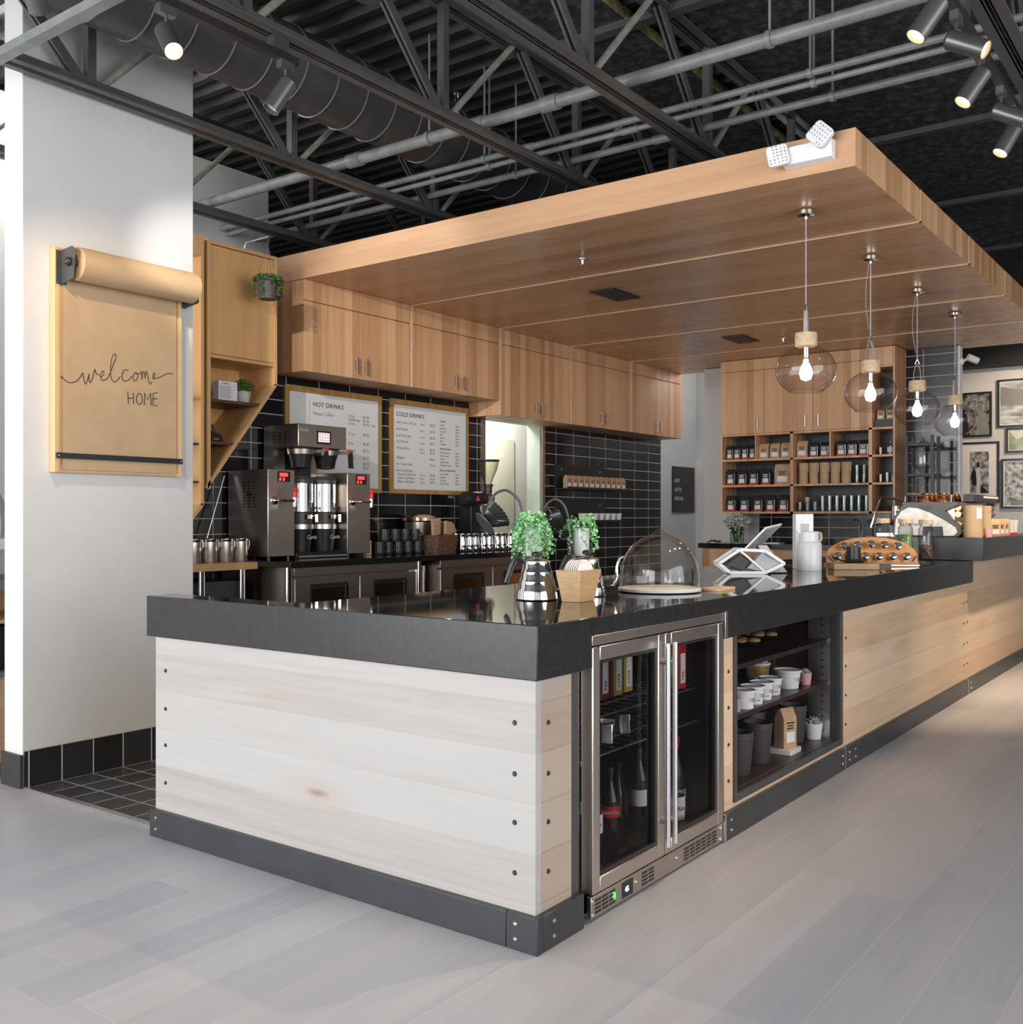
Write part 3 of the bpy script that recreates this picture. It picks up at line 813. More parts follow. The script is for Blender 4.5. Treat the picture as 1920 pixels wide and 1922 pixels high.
t = thing('counter_cabinet', 'long plain maple plank counter front right of the display niche', 'counter cabinet', (3.9, .4, 0))
MB().box(2.606, 5.165, .05, .60, 0, .762).build('carcass', m_blackm, t, w=True)
MB().box(2.606, 5.165, .02, .05, .10, .762).build('front_panel', m_maple_warm_lit, t, w=True, bevel=.0015)
MB().box(2.606, 5.165, .0, .030, 0, .103).build('kick_plate', m_kick, t, w=True, bevel=.002)
bolts(t, [(x, .02, z) for x in (2.66, 5.12) for z in (.628, .490, .348, .205)], 'y')
bolts(t, [(x, 0, z) for x in (2.66, 2.75) for z in (.072, .034)], 'y', .0055, m_alu, 'screw')

t = thing('counter_cabinet', 'taller maple plank counter unit under the raised stone bar, far right', 'counter cabinet', (6.3, .3, 0))
MB().box(5.312, 7.36, .05, .66, 0, .918).box(5.17, 5.3115, .05, .60, 0, .762).build('carcass', m_blackm, t, w=True)
MB().box(5.3125, 7.36, .02, .05, .10, .919).box(5.1665, 5.3125, .02, .05, .10, .7625).build('front_panel', m_maple_warm_lit, t, w=True, bevel=.0015)
MB().box(5.1665, 7.36, .0, .030, 0, .103).build('kick_plate', m_kick, t, w=True, bevel=.002)
MB().box(5.1650, 5.1735, -.0015, .03, .0, .104).build('joint_strip', m_alu, t, w=True)
bolts(t, [(5.215, .02, z) for z in (.632, .493, .350, .206)], 'y')
bolts(t, [(5.25, 0, z) for z in (.072, .034)], 'y', .0055, m_alu, 'screw')
tag(MB().box(5.16, 7.36, -.095, .70, .9195, 1.075).build('raised_countertop', m_stone, bevel=.003), 'thick black stone bar top raised above the worktop at right', 'worktop')

# goods in the display niche
def tub(x, y, z, lab, green, r=.052, h=.072):
    q = thing('paper_tub', lab, 'paper tub', (x, y, z), group='paper tubs in the display niche')
    MB().lathe([(0, 0), (r * .80, 0), (r * .98, h), (0, h)], (0, 0, 0), 24).build('tub', m_paper, q)
    MB().lathe([(r * 1.02, h - .006), (r * 1.05, h - .004), (r * 1.05, h + .004), (r * .93, h + .004), (r * .9, h - .001), (0, h - .001)], (0, 0, 0), 24).build('lid', m_whitec, q)
    seg = MB()
    a0, a1 = (PI, 1.75 * PI) if green else (1.55 * PI, 1.9 * PI)
    n = 8
    rows = []
    for i in range(n + 1):
        a = a0 + (a1 - a0) * i / n
        rows.append((math.cos(a), math.sin(a)))
    vs = [(c * r * .83, s_ * r * .83, h * .12) for c, s_ in rows] + [(c * r * .98, s_ * r * .98, h * .88) for c, s_ in rows]
    seg.add(vs, [(i, i + 1, n + 2 + i, n + 1 + i) for i in range(n)])
    seg.build('printed_band', m_tub, q)
    if not green:
        text('print', 'gelato\nsoft & creamy', .009, (-r * .62, -r * .98, h * .6), (PI / 2, 0, -.35), m_inkg, q, w=False)
m_tub = noisy('tub_print', [(0.35, (.16, .22, .05)), (0.5, (.40, .22, .06)), (0.65, (.55, .30, .10))], 22, .5, 2)
m_crust = noisy('pastry_crust', [(0.35, (.30, .15, .05)), (0.65, (.55, .34, .14))], 60, .7, 4, bump=.5)
tub(2.36, .50, .428, 'green printed tub at the left back of the niche shelf', True)
tub(2.44, .38, .428, 'brown and green printed tub beneath the white one', True, .060)
tub(2.445, .38, .506, 'white and orange tub stacked on the printed tub', False, .055)
tub(1.655, .115, .428, 'white paper tub at the front left of the niche shelf', False)
tub(1.775, .125, .428, 'white paper tub, second from the left on the niche shelf', False)
tub(1.90, .135, .428, 'white paper tub, third from the left on the niche shelf', False)
tub(2.035, .15, .428, 'white paper tub with orange print, fourth along the niche shelf', False)
tub(2.25, .155, .428, 'large white paper tub beside the pink succulent pot', False, .062, .080)
def succulent(x, y, z, pm, lab, r=.030, h=.055, sm=None):
    q = thing('potted_succulent', lab, 'succulent', (x, y, z), group=None)
    MB().lathe([(0, 0), (r * .8, 0), (r, h), (r * .85, h), (r * .8, h * .9), (0, h * .9)], (0, 0, 0), 20).build('pot', pm, q)
    b = MB()
    for ringn, rr, zz, tilt in ((9, r * .8, h * .95, .3), (7, r * .55, h * 1.05, .7), (4, r * .25, h * 1.15, 1.1)):
        for i in range(ringn):
            a = 2 * PI * i / ringn + rr * 9
            M = Matrix.Rotation(a, 3, 'Z') @ Matrix.Rotation(-tilt, 3, 'Y')
            st = len(b.v)
            b.lathe([(0, -r * .4), (r * .2, -r * .1), (r * .16, r * .25), (0, r * .5)], (0, 0, 0), 6, Matrix.Rotation(PI / 2, 3, 'Y'))
            b.v[st:] = [tuple(M @ Vector(v) + Vector((math.cos(a) * rr * .7, math.sin(a) * rr * .7, zz))) for v in b.v[st:]]
    b.build('leaves', sm or m_succ, q)
succulent(1.56, .11, .428, m_lilac, 'lilac pot with a grey green succulent at the niche shelf end')
succulent(2.385, .12, .428, m_pink, 'pink pot with two pale rosettes at the right niche shelf end')
succulent(2.505, .125, .151, m_whitec, 'round white pot with a white succulent in the niche corner', .045, .075)
def tumbler(x, y, lab, r=.062, h=.175):
    q = thing('fluted_tumbler', lab, 'tumbler', (x, y, .151), group='dark tumblers in the niche')
    n = 40
    vs, fs = [], []
    prof = [(r * .76, 0), (r * .80, h * .05), (r * .98, h * .80), (r * 1.0, h * .84), (r * 1.03, h * .85), (r * 1.03, h), (r * .94, h), (r * .72, h * .06)]
    for k, (rr, z) in enumerate(prof):
        for i in range(n):
            fl = (1 + (.025 if i % 2 else 0)) if k in (1, 2) else 1
            vs.append((rr * fl * math.cos(2 * PI * i / n), rr * fl * math.sin(2 * PI * i / n), z))
    for k in range(len(prof) - 1):
        for i in range(n):
            fs.append((k * n + i, k * n + (i + 1) % n, (k + 1) * n + (i + 1) % n, (k + 1) * n + i))
    fs.append(tuple(range(n))[::-1])
    fs.append(tuple(range((len(prof) - 1) * n, len(prof) * n)))
    MB().add(vs, fs).build('cup', m_potdark, q, ang=20)
tumbler(1.66, .14, 'dark ribbed tumbler nearest the left niche frame')
tumbler(1.79, .29, 'dark ribbed tumbler behind the leftmost one in the niche')
tumbler(1.90, .155, 'dark ribbed tumbler, second at the front of the niche')
tumbler(2.13, .28, 'dark ribbed tumbler left of the brown paper bag')
tumbler(2.385, .18, 'dark ribbed tumbler right of the brown paper bag')
def coffee_bag(loc, w, d, h, bm, lab, rz=0, group=None, fold=True, logo=True, lm=None, name='coffee_bag', red=False, window=True, cat='coffee bag'):
    q = thing(name, lab, cat, loc, rz, group)
    prof = [(-d / 2, 0), (d / 2, 0), (d / 2, h * .72), (d * .12, h * .97), (-d * .12, h), (-d / 2, h * .74)]
    MB().prism(prof, 'x', -w / 2, w / 2).build('bag', bm, q, bevel=.003)
    MB().box(-w * .32, w * .32, -d / 2 - .0015, -d / 2, h * .14, h * .40).build('label', m_paper, q)
    if logo:
        lg = MB()
        for k in range(3):
            ww = w * (.26, .20, .30)[k]
            lg.box(-ww, ww, -d / 2 - .0014, -d / 2, h * (.47 + .07 * k), h * (.505 + .07 * k))
        lg.build('logo', lm or m_ink, q)
    if red:
        MB().box(-w / 2 - .001, w / 2 + .001, -d / 2 - .001, d / 2, 0, h * .11).build('red_base', m_red, q)
    return q
tag(MB().rbox(2.15, .130, .13, .11, .151, .172, .005).build('bag_stand', m_whitec), 'white block under the brown paper bag in the display niche', 'stand')
coffee_bag((2.16, .130, .1725), .085, .060, .180, m_kraft, 'brown paper coffee bag on a white block in the display niche', -.35)
for x, y, lab in ((2.14, .33, 'black tray with flat golden biscuits on the top niche shelf'), (2.42, .36, 'black tray with a nutty pastry on the top niche shelf')):
    q = thing('pastry_tray', lab, 'tray', (x, y, .629))
    MB().lathe([(0, 0), (.095, 0), (.115, .012), (.11, .014), (.09, .006), (0, .006)], (0, 0, 0), 28).build('tray', m_black, q)
    for k in range(5):
        a = k * 2.4
        pc = thing('pastry', ('golden biscuit on the left niche tray', 'nutty pastry piece on the right niche tray')[x > 2.3], 'pastry', (x + .052 * math.cos(a) * (k > 0), y + .052 * math.sin(a) * (k > 0), .636), group='biscuits on the left niche tray' if x < 2.3 else 'pastries on the right niche tray')
        bb = MB().ball((0, 0, .012), .034, 14, .36)
        bb.build('crust', m_crust, pc)

# ================================================================ CANOPY AND WALL CABINETS
MX = [2.385, 3.470, 4.585, 5.680, 6.800, 7.920]
def by_normal(o, rules):
    for pl in o.data.polygons:
        for test, i in rules:
            if test(pl.normal):
                pl.material_index = i
                break
t = thing('wood_canopy', 'large oak panelled canopy hanging over the serving counter', 'canopy', (5.1, 1.9, 2.83))
for k in range(5):
    d = .007 * k
    x0, x1 = MX[k], MX[k + 1]
    o = MB().box(x0, x1 - .004, -.116 - d, 3.925, 2.833 - d, 3.010 - d).build('canopy_panel', [m_oak_soffit, m_oak_fascia, m_oak_x, m_blackwall], t, w=True)
    by_normal(o, [(lambda n: n.z < -.9, 0), (lambda n: n.x < -.9, 1), (lambda n: n.y < -.9, 2), (lambda n: True, 1)])
    if k:
        b = MB().box(x0 - .0035, x0 + .012, -.1175 - d, 3.60, 2.8315 - d, 2.8375 - d).box(x0 - .0035, x0 + .012, -.1175 - d, -.11 - d, 2.8315 - d, 3.0105 - d)
        b.build('edge_strip', m_oak_edge, t, w=True)
LC = ['leftmost oak wall cabinet, above the hot drinks board', 'second oak wall cabinet from the left, above the cold drinks board', 'middle oak wall cabinet, deeper, above the kitchen hatch',
      'fourth oak wall cabinet from the left, above the small shelf of bags', 'rightmost oak wall cabinet in the row on the tiled wall']
for k in range(5):
    d = .007 * k
    x0, x1 = MX[k] + (.012 if k == 0 else 0), MX[k + 1] - .004
    zb = 2.210 if k < 2 else 2.088
    zt = 2.832 - d
    yf = 3.600 - d
    t = thing('wall_cabinet', LC[k], 'wall cabinet', ((x0 + x1) / 2, 3.77, zb), group='oak wall cabinets')
    o = MB().box(x0, x1, yf + .02, 3.928, zb, zt).build('carcass', [m_oak_x, m_oak_y], t, w=True)
    by_normal(o, [(lambda n: abs(n.x) > .9, 1), (lambda n: True, 0)])
    if k:
        MB().box(x0, x0 + .018, yf - .002, yf + .02, zb, zt).build('edge_strip', m_oak_edge, t, w=True)
    e = .019 if k else .0
    MB().box(x0 + e, x1, yf, yf + .0195, 2.694, zt).build('filler_panel', m_oak_x, t, w=True, bevel=.0015)
    xm = (x0 + e + x1) / 2
    for a, c, hx in ((x0 + e, xm - .0015, xm - .048), (xm + .0015, x1, xm + .048)):
        dd = MB().box(a, c, yf, yf + .0195, zb, 2.686).build('door', m_oak_x, t, w=True, bevel=.0015)
        h = MB().bar((hx, yf - .022, zb + .035), (hx, yf - .022, zb + .150), .012, .010, (0, 1, 0))
        for z in (zb + .045, zb + .140):
            h.bar((hx, yf, z), (hx, yf - .022, z), .010, .010)
        h.build('handle', m_alu, dd, w=True)

# canopy fittings
t = thing('emergency_light', 'white twin head emergency light on the canopy edge', 'emergency light', (2.375, .10, 2.92))
MB().prism([(2.3855, 2.875), (2.335, 2.885), (2.325, 2.965), (2.3855, 2.972)], 'y', -.025, .215).build('housing', m_whitep, t, w=True, bevel=.004)
for y, z, a, ty in ((.222, 2.925, .18, .35), (.020, 2.982, .80, .15)):
    hb = MB().rbox(0, 0, .098, .098, -.018, .012, .018, 4)
    M = Matrix.Translation((2.300, y, z)) @ Matrix.Rotation(ty, 4, 'Z') @ Matrix.Rotation(-PI / 2, 4, 'Y') @ Matrix.Rotation(a, 4, 'Z')
    hb.xf(M)
    lh = hb.build('lamp_head', m_whitep, t, w=True, bevel=.003)
    db = MB()
    rr = random.Random(3)
    for i in range(26):
        db.box(-.04 + (i % 6) * .0155 + rr.random() * .004, -.032 + (i % 6) * .0155, -.040 + (i // 6) * .018, -.034 + (i // 6) * .018 + rr.random() * .004, .012, .0135)
    db.xf(M)
    db.build('lens_facets', plain('lens_grey', (.35, .35, .36), .3), lh, w=True)
for x, lab in ((4.03, 'black square air grille set in the canopy, nearer one'), (6.22, 'black square air grille set in the canopy, farther one')):
    zc = 2.833 - .007 * (1 if x < 4.5 else 3)
    t = thing('air_grille', lab, 'air grille', (x, 2.13, zc), group='canopy grilles')
    MB().box(x - .19, x + .19, 2.03, 2.23, zc - .010, zc - .0005).build('frame', m_blackm, t, w=True)
    b = MB()
    for i in range(6):
        b.bar((x - .165, 2.055 + i * .030, zc - .012), (x + .165, 2.055 + i * .030, zc - .012), .014, .004)
    b.build('louvre', m_charcoal, t, w=True)
for x, lab in ((3.07, 'chrome sprinkler in the front part of the canopy'), (6.39, 'chrome sprinkler far back in the canopy')):
    zc = 2.833 - .007 * (0 if x < 3.4 else 3)
    MB2 = MB().lathe([(.034, 0), (.032, -.006), (.012, -.008), (.010, -.030), (.016, -.034), (.016, -.038), (0, -.04)], (x, 1.80, zc - .0005), 20)
    tag(MB2.build('ceiling_sprinkler', m_chrome), lab, 'sprinkler', 'canopy sprinklers')

# pendants
m_strap = plain('grey_leather_strap', (.36, .34, .33), .5)
m_cable = plain('pendant_cable', (.42, .41, .42), .4)
def pendant(x, y, zc, lab, rz):
    t = thing('pendant_lamp', lab, 'pendant lamp', (x, y, zc), rz, 'glass globe pendants')
    MB().lathe([(0, 0), (.040, 0), (.046, -.008), (.046, -.028), (.036, -.036), (.010, -.038), (.008, -.05), (0, -.05)], (0, 0, -.0005), 28).build('ceiling_rose', m_nickel, t)
    MB().tube([(0, 0, -.045), (0, 0, -.50)], .0032, 8).build('cable', m_cable, t)
    pts = [(.010 + .022 * math.sin(PI * i / 10), .004, -.05 - .40 * i / 10) for i in range(11)]
    MB().tube(pts, .0016, 6).build('spare_cord', m_cable, t)
    b = MB().tube([(0, 0, -.495), (-.016, 0, -.53), (.016, 0, -.53), (0, 0, -.495)], .003, 6)
    b.build('hook', m_nickel, t)
    b = MB().bar((-.004, 0, -.525), (-.020, 0, -.58), .018, .004, (1, 0, 0)).bar((-.020, 0, -.58), (-.024, 0, -.655), .018, .004, (1, 0, 0))
    b.bar((.004, 0, -.525), (.022, 0, -.58), .018, .004, (1, 0, 0)).bar((.022, 0, -.58), (.026, 0, -.655), .018, .004, (1, 0, 0))
    b.build('strap', m_strap, t)
    MB().lathe([(0, -.648), (.054, -.648), (.057, -.653), (.057, -.715), (.050, -.720), (.018, -.720), (0, -.720)], (0, 0, 0), 32).build('wood_collar', m_ltwood, t)
    g = [(.052, -.718), (.062, -.722), (.100, -.742), (.134, -.775), (.153, -.815), (.157, -.845), (.150, -.882), (.128, -.920), (.098, -.946), (.090, -.952)]
    MB().lathe(g, (0, 0, 0), 48).build('glass_globe', m_globe, t)
    MB().lathe([(.0905, -.951), (.093, -.953), (.0905, -.957), (.088, -.953), (.0905, -.951)], (0, 0, 0), 40).build('globe_rim', m_globe, t)
    MB().lathe([(0, -.72), (.017, -.72), (.017, -.775), (.013, -.785), (0, -.785)], (0, 0, 0), 20).build('lamp_socket', m_nickel, t)
    MB().lathe([(0, -.782), (.012, -.785), (.013, -.80), (.030, -.835), (.034, -.862), (.026, -.890), (0, -.900)], (0, 0, 0), 20).build('bulb', m_bulbglow, t)
    fl = MB()
    for i in range(6):
        a = i * PI / 3
        fl.tube([(.004 * math.cos(a), .004 * math.sin(a), -.80), (.016 * math.cos(a), .016 * math.sin(a), -.84), (.008 * math.cos(a + .4), .008 * math.sin(a + .4), -.885)], .0026, 6)
    fl.build('filament', m_bulb, t)
    lp = point('pendant_light', (x, y, zc - .845), 26.0, (1.0, .82, .60), .03)
    return t
PL = ['nearest and largest looking glass globe pendant with a pale wood collar', 'second glass globe pendant from the front, over the white jug', 'third glass globe pendant, over the espresso machine', 'farthest glass globe pendant, in front of the framed photos']
for (x, y, k), lab, rz in zip(((2.907, .309, 0), (4.022, .314, 1), (5.10, .32, 2), (6.10, .30, 3)), PL, (.2, 1.2, 1.9, -.2)):
    pendant(x, y, 2.833 - .007 * k, lab, rz)

# ================================================================ SHELF UNIT ON THE PARTITION
t = thing('shelf_cabinet', 'tall oak wall unit with doors above black backed open shelves', 'shelf unit', (7.51, 1.96, 1.26))
X0, X1 = 7.33, 7.688
b = MB()
ZS = (1.262, 1.530, 1.790, 2.045)
for z in ZS:
    b.box(X0, X1, 1.117, 2.812, z - .010, z + .010)
b.box(X0, X1, 1.117, 1.30, 2.612, 2.632)
b.box(X0, X1, 2.812, 2.830, 1.252, 2.80).box(X0, X1, 1.097, 1.117, 1.252, 2.80)
b.box(X0, X1, 1.305, 1.340, 1.252, 2.80).box(X0, X1, 2.066, 2.098, 1.252, 2.055)
b.box(X0, X1, 2.450, 2.462, 1.80, 2.04).box(X0, X1, 1.695, 1.712, 1.80, 2.04)
o = b.build('frame', [m_oak_y, m_oak_x], t, w=True, bevel=.001)
by_normal(o, [(lambda n: abs(n.y) > .9, 1), (lambda n: True, 0)])
MB().box(7.672, 7.687, 1.117, 2.812, 1.26, 2.80).build('back_panel', m_black, t, w=True)
MB().box(X0 - .001, X0 + .018, 1.342, 2.811, 2.690, 2.80).box(X0 - .001, X0 + .018, 1.118, 1.3405, 2.634, 2.80).build('filler_panel', m_oak_y, t, w=True)
for a, c, hy in ((2.370, 2.811, 2.425), (1.875, 2.366, 1.94), (1.342, 1.871, 1.81)):
    dd = MB().box(X0 - .001, X0 + .018, a, c, 2.057, 2.686).build('door', m_oak_y, t, w=True, bevel=.0015)
    h = MB().bar((X0 - .022, hy, 2.095), (X0 - .022, hy, 2.205), .010, .010, (1, 0, 0))
    for z in (2.105, 2.195):
        h.bar((X0, hy, z), (X0 - .022, hy, z), .009, .009)
    h.build('handle', m_alu, dd, w=True)

def bag_x(y, z, w, h, kind, lab, x=7.40, rz=-PI / 2, group='coffee bags on the oak shelves'):
    """a bag whose face looks towards -X"""
    if kind == 'kraft':
        return coffee_bag((x + .03, y, z), w, .07, h, m_kraft, lab, rz, group)
    q = coffee_bag((x + .03, y, z), w, .075, h, m_foil, lab, rz, group, lm=m_paper, red=True)
    MB().box(w / 2, w / 2 + .003, -.036, .036, h * .10, h * .72).build('side_gusset', m_alu, q)
    return q
m_foil = plain('dark_foil_bag', (.045, .045, .048), .3, .3)
ORD = ['first', 'second', 'third', 'fourth', 'fifth']
zt_, zm_, zb_ = 1.8005, 1.5405, 1.2725
for i, y in enumerate((2.765, 2.685, 2.602, 2.520)):
    bag_x(y, zt_, .066, .150, 'dark', f'{ORD[i]} small dark coffee bag from the left, top left cubby')
for i, y in enumerate((2.398, 2.284, 2.172)):
    bag_x(y, zt_, .100, .155, 'kraft', f'{ORD[i]} kraft coffee bag from the left, second cubby of the top row')
bag_x(2.005, zt_, .105, .165, 'kraft', 'kraft coffee bag alone beside two dark bags, third cubby')
for i, y in enumerate((1.888, 1.785)):
    bag_x(y, zt_, .078, .145, 'dark', f'{ORD[i]} dark coffee bag from the left, third cubby of the top row')
for i, y in enumerate((1.620, 1.518, 1.410)):
    bag_x(y, zt_, .082, .150, 'dark', f'{ORD[i]} dark coffee bag from the left, fourth cubby of the top row')
for i, y in enumerate((2.755, 2.632, 2.508, 2.378)):
    bag_x(y, zm_, .088, .165, 'dark', f'{ORD[i]} dark coffee bag from the left on the middle left shelf')
bag_x(2.205, zm_, .160, .205, 'kraft', 'large kraft coffee bag at the right end of the middle left shelf')
for i, y in enumerate((2.752, 2.608, 2.462, 2.330, 2.195)):
    bag_x(y, zb_, .090, .165, 'dark', f'{ORD[i]} dark coffee bag from the left on the bottom left shelf')
for i, y in enumerate((1.998, 1.895, 1.790, 1.685, 1.580)):
    q = thing('kraft_canister', f'{ORD[i]} tall kraft paper canister from the left on the middle shelf', 'canister', (7.43, y, zm_), group='kraft canisters')
    MB().lathe([(0, 0), (.045, 0), (.045, .190), (0, .190)], (0, 0, 0), 24).build('tube', m_kraft, q)
    MB().lathe([(.0455, .165), (.0465, .166), (.0465, .205), (0, .205)], (0, 0, 0), 24).build('lid', m_kraft, q)
    MB().box(-.010, .010, -.0475, -.045, .12, .205).build('paper_seal', m_paper, q)
def tumbler_glass(loc, r, h, lab, group, name='drinking_glass'):
    q = MB().lathe([(0, .006), (r * .82, .004), (r * .85, 0), (r, h), (r * .93, h), (r * .80, .012), (0, .012)], (0, 0, 0), 18).build(name, m_shelfglass)
    q.location = loc
    return tag(q, lab, 'glass', group)
m_shelfglass = glass('shelf_glass', (.86, .88, .88), (.30, .31, .32), 1.0, 1.6)
n_ = 0
g0 = None
def more(src, loc, lab=None, group=None):
    c = src.copy()
    C.objects.link(c)
    c.location = loc
    if lab:
        c['label'] = lab
    if group:
        c['group'] = group
    return c
g0 = tumbler_glass((7.42, 1.475, zm_), .033, .085, 'clear tumbler, lower left of the stack beside the kraft canisters', 'glasses on the middle shelf')
for y, x, z, w_ in ((1.405, 7.42, zm_, 'lower right'), (1.440, 7.50, zm_, 'rear one'), (1.475, 7.42, zm_ + .0855, 'upper left'), (1.405, 7.42, zm_ + .0855, 'upper right')):
    more(g0, (x, y, z), f'clear tumbler, {w_} of the stack beside the kraft canisters')
for i in range(3):
    tumbler_glass((7.40, 2.025 - i * .075, zb_), .034, .092, f'short clear tumbler, {ORD[i]} of three under the small cactus pot', 'short tumblers on the bottom shelf')
for i in range(7):
    if i == 0:
        g1 = tumbler_glass((7.40, 1.800, zb_), .033, .150, 'tall clear glass, first from the left in the bottom shelf front row', 'tall glasses on the bottom shelf')
    else:
        more(g1, (7.40, 1.800 - i * .070, zb_), f'tall clear glass, {("", "second", "third", "fourth", "fifth", "sixth", "last")[i]} from the left in the bottom shelf front row')
for i in range(6):
    more(g1, (7.52, 1.770 - i * .070, zb_), f'tall clear glass, {("first", "second", "third", "fourth", "fifth", "last")[i]} from the left in the bottom shelf back row')
q = succulent(7.40, 1.95, zb_ + .0925, m_ltwood, 'tiny green cactus in a wooden pot on the short tumblers', .024, .045, m_leafd)
for y, z, r, h, lab in ((1.255, zt_, .030, .070, 'short glass at the left of the narrow upper cubby'), (1.255, zm_, .028, .080, 'glass at the left of the narrow middle cubby'), (1.195, zm_, .030, .095, 'taller glass in the middle of the narrow cubby'), (1.145, zm_, .024, .060, 'small glass at the right of the narrow cubby')):
    tumbler_glass((7.42, y, z), r, h, lab, 'glasses in the narrow cubbies')
q = thing('syrup_bottle', 'small clear bottle in the narrow upper cubby', 'bottle', (7.42, 1.165, zt_))
MB().lathe([(0, 0), (.028, 0), (.028, .085), (.012, .105), (.012, .125), (0, .125)], (0, 0, 0), 18).build('bottle_glass', m_shelfglass, q)
MB().lathe([(.0285, .02), (.0285, .07)], (0, 0, 0), 18).build('label', m_paper, q)
for y, lab in ((1.252, 'left small kraft packet in the tall narrow cubby'), (1.168, 'right small kraft packet in the tall narrow cubby')):
    coffee_bag((7.43, y, 2.13), .070, .04, .095, m_kraft, lab, -PI / 2, 'packets in the tall cubby', logo=True)
tag(MB().box(7.38, 7.50, 1.125, 1.295, 2.0555, 2.1295).build('packet_riser', m_black), 'black riser under the two small kraft packets', 'riser')
q = thing('serving_bowl', 'dark wooden bowl in the lowest narrow cubby', 'bowl', (7.45, 1.21, zb_))
MB().lathe([(0, 0), (.04, 0), (.075, .05), (.068, .05), (.036, .010), (0, .010)], (0, 0, 0), 24).build('bowl', m_walnut, q)

# ================================================================ LEFT: PAPER ROLL SIGN, SHELVING
t = thing('paper_roll_sign', 'brown paper roll sign lettered welcome HOME on the white wall', 'sign', (.52, 2.861, 1.42))
MB().box(.185, .862, 2.820, 2.8605, 1.425, 2.455).build('backing_board', m_pine, t, w=True, bevel=.002)
for xa in (.185, .839):
    MB().box(xa, xa + .023, 2.812, 2.820, 1.425, 2.455).build('edge_rail', m_pine, t, w=True, bevel=.001)
sheet = MB().box(.222, .828, 2.8095, 2.8115, 1.442, 2.32)
sheet.prism([(2.8095, 2.32), (2.8115, 2.32), (2.682, 2.36), (2.680, 2.358)], 'x', .222, .828)
MB().box(.222, .828, 2.8095, 2.8115, 1.438, 2.315).build('paper_sheet', m_kraftroll, t, w=True)
MB().tube([(.244, 2.735, 2.375), (.872, 2.735, 2.375)], .0765, 40).build('paper_roll', m_kraftroll, t, w=True)
MB().tube([(.205, 2.735, 2.375), (.895, 2.735, 2.375)], .018, 14).build('spindle', m_blackm, t, w=True)
b = MB().prism([(2.8195, 2.285), (2.705, 2.300), (2.690, 2.43), (2.720, 2.448), (2.8195, 2.440)], 'x', .213, .217).box(.19, .24, 2.808, 2.8195, 2.285, 2.44)
b.build('bracket', m_charcoal, t, w=True)
MB().prism([(2.8195, 2.285), (2.705, 2.300), (2.690, 2.43), (2.720, 2.448), (2.8195, 2.440)], 'x', .882, .886).box(.86, .887, 2.808, 2.8195, 2.285, 2.44).build('bracket', m_charcoal, t, w=True)
MB().ball((.207, 2.735, 2.378), .020, 12).build('wing_nut', m_blackm, t, w=True)
MB().box(.187, .860, 2.800, 2.8085, 1.488, 1.514).build('tear_bar', m_black, t, w=True, bevel=.001)
bolts(t, [(.197, 2.800, 1.501), (.850, 2.800, 1.501)], 'y', .004, m_alu, 'screw')
STROKES = [[(0.227, 1.866), (0.24, 1.851), (0.263, 1.839), (0.294, 1.846), (0.317, 1.866), (0.332, 1.891), (0.337, 1.865), (0.346, 1.84), (0.357, 1.867), (0.364, 1.89), (0.363, 1.868), (0.368, 1.85), (0.377, 1.862), (0.387, 1.896), (0.393, 1.915), (0.399, 1.898), (0.415, 1.888)], [(0.423, 1.88), (0.438, 1.895), (0.439, 1.909), (0.43, 1.909), (0.422, 1.889), (0.427, 1.869), (0.441, 1.869), (0.46, 1.882), (0.476, 1.917), (0.495, 1.965), (0.503, 1.988), (0.497, 2.001), (0.483, 1.985), (0.475, 1.947), (0.475, 1.902), (0.482, 1.875), (0.495, 1.866), (0.512, 1.878), (0.526, 1.896)], [(0.568, 1.928), (0.557, 1.933), (0.542, 1.924), (0.535, 1.902), (0.54, 1.88), (0.555, 1.877), (0.573, 1.887), (0.587, 1.904)], [(0.611, 1.924), (0.599, 1.916), (0.594, 1.899), (0.602, 1.883), (0.616, 1.892), (0.621, 1.911), (0.614, 1.924), (0.607, 1.925), (0.623, 1.918), (0.637, 1.928)], [(0.638, 1.936), (0.642, 1.914), (0.643, 1.894), (0.647, 1.922), (0.654, 1.936), (0.659, 1.919), (0.661, 1.899), (0.663, 1.924), (0.67, 1.937), (0.675, 1.917), (0.68, 1.889), (0.689, 1.876), (0.698, 1.889)], [(0.703, 1.903), (0.715, 1.92), (0.715, 1.933), (0.707, 1.93), (0.705, 1.914), (0.712, 1.906), (0.736, 1.913), (0.763, 1.927), (0.79, 1.941), (0.823, 1.941)], [(0.566, 1.828), (0.569, 1.769)], [(0.595, 1.825), (0.598, 1.77)], [(0.567, 1.795), (0.597, 1.798)], [(0.645, 1.799), (0.643, 1.786), (0.638, 1.776), (0.631, 1.77), (0.623, 1.771), (0.617, 1.778), (0.613, 1.789), (0.613, 1.803), (0.617, 1.815), (0.623, 1.823), (0.631, 1.825), (0.638, 1.821), (0.643, 1.812), (0.645, 1.799)], [(0.656, 1.771), (0.659, 1.829), (0.675, 1.798), (0.691, 1.833), (0.695, 1.771)], [(0.732, 1.838), (0.706, 1.833), (0.705, 1.772), (0.731, 1.773)], [(0.705, 1.805), (0.728, 1.807)]]
def smooth_path(p, k=4):
    if len(p) < 3:
        return p
    out = []
    for i in range(len(p) - 1):
        a, b_, c, d = p[max(i - 1, 0)], p[i], p[i + 1], p[min(i + 2, len(p) - 1)]
        for j in range(k):
            u = j / k
            out.append(tuple(.5 * (2 * b_[q] + (c[q] - a[q]) * u + (2 * a[q] - 5 * b_[q] + 4 * c[q] - d[q]) * u * u + (3 * b_[q] - a[q] - 3 * c[q] + d[q]) * u ** 3) for q in (0, 1)))
    return out + [p[-1]]
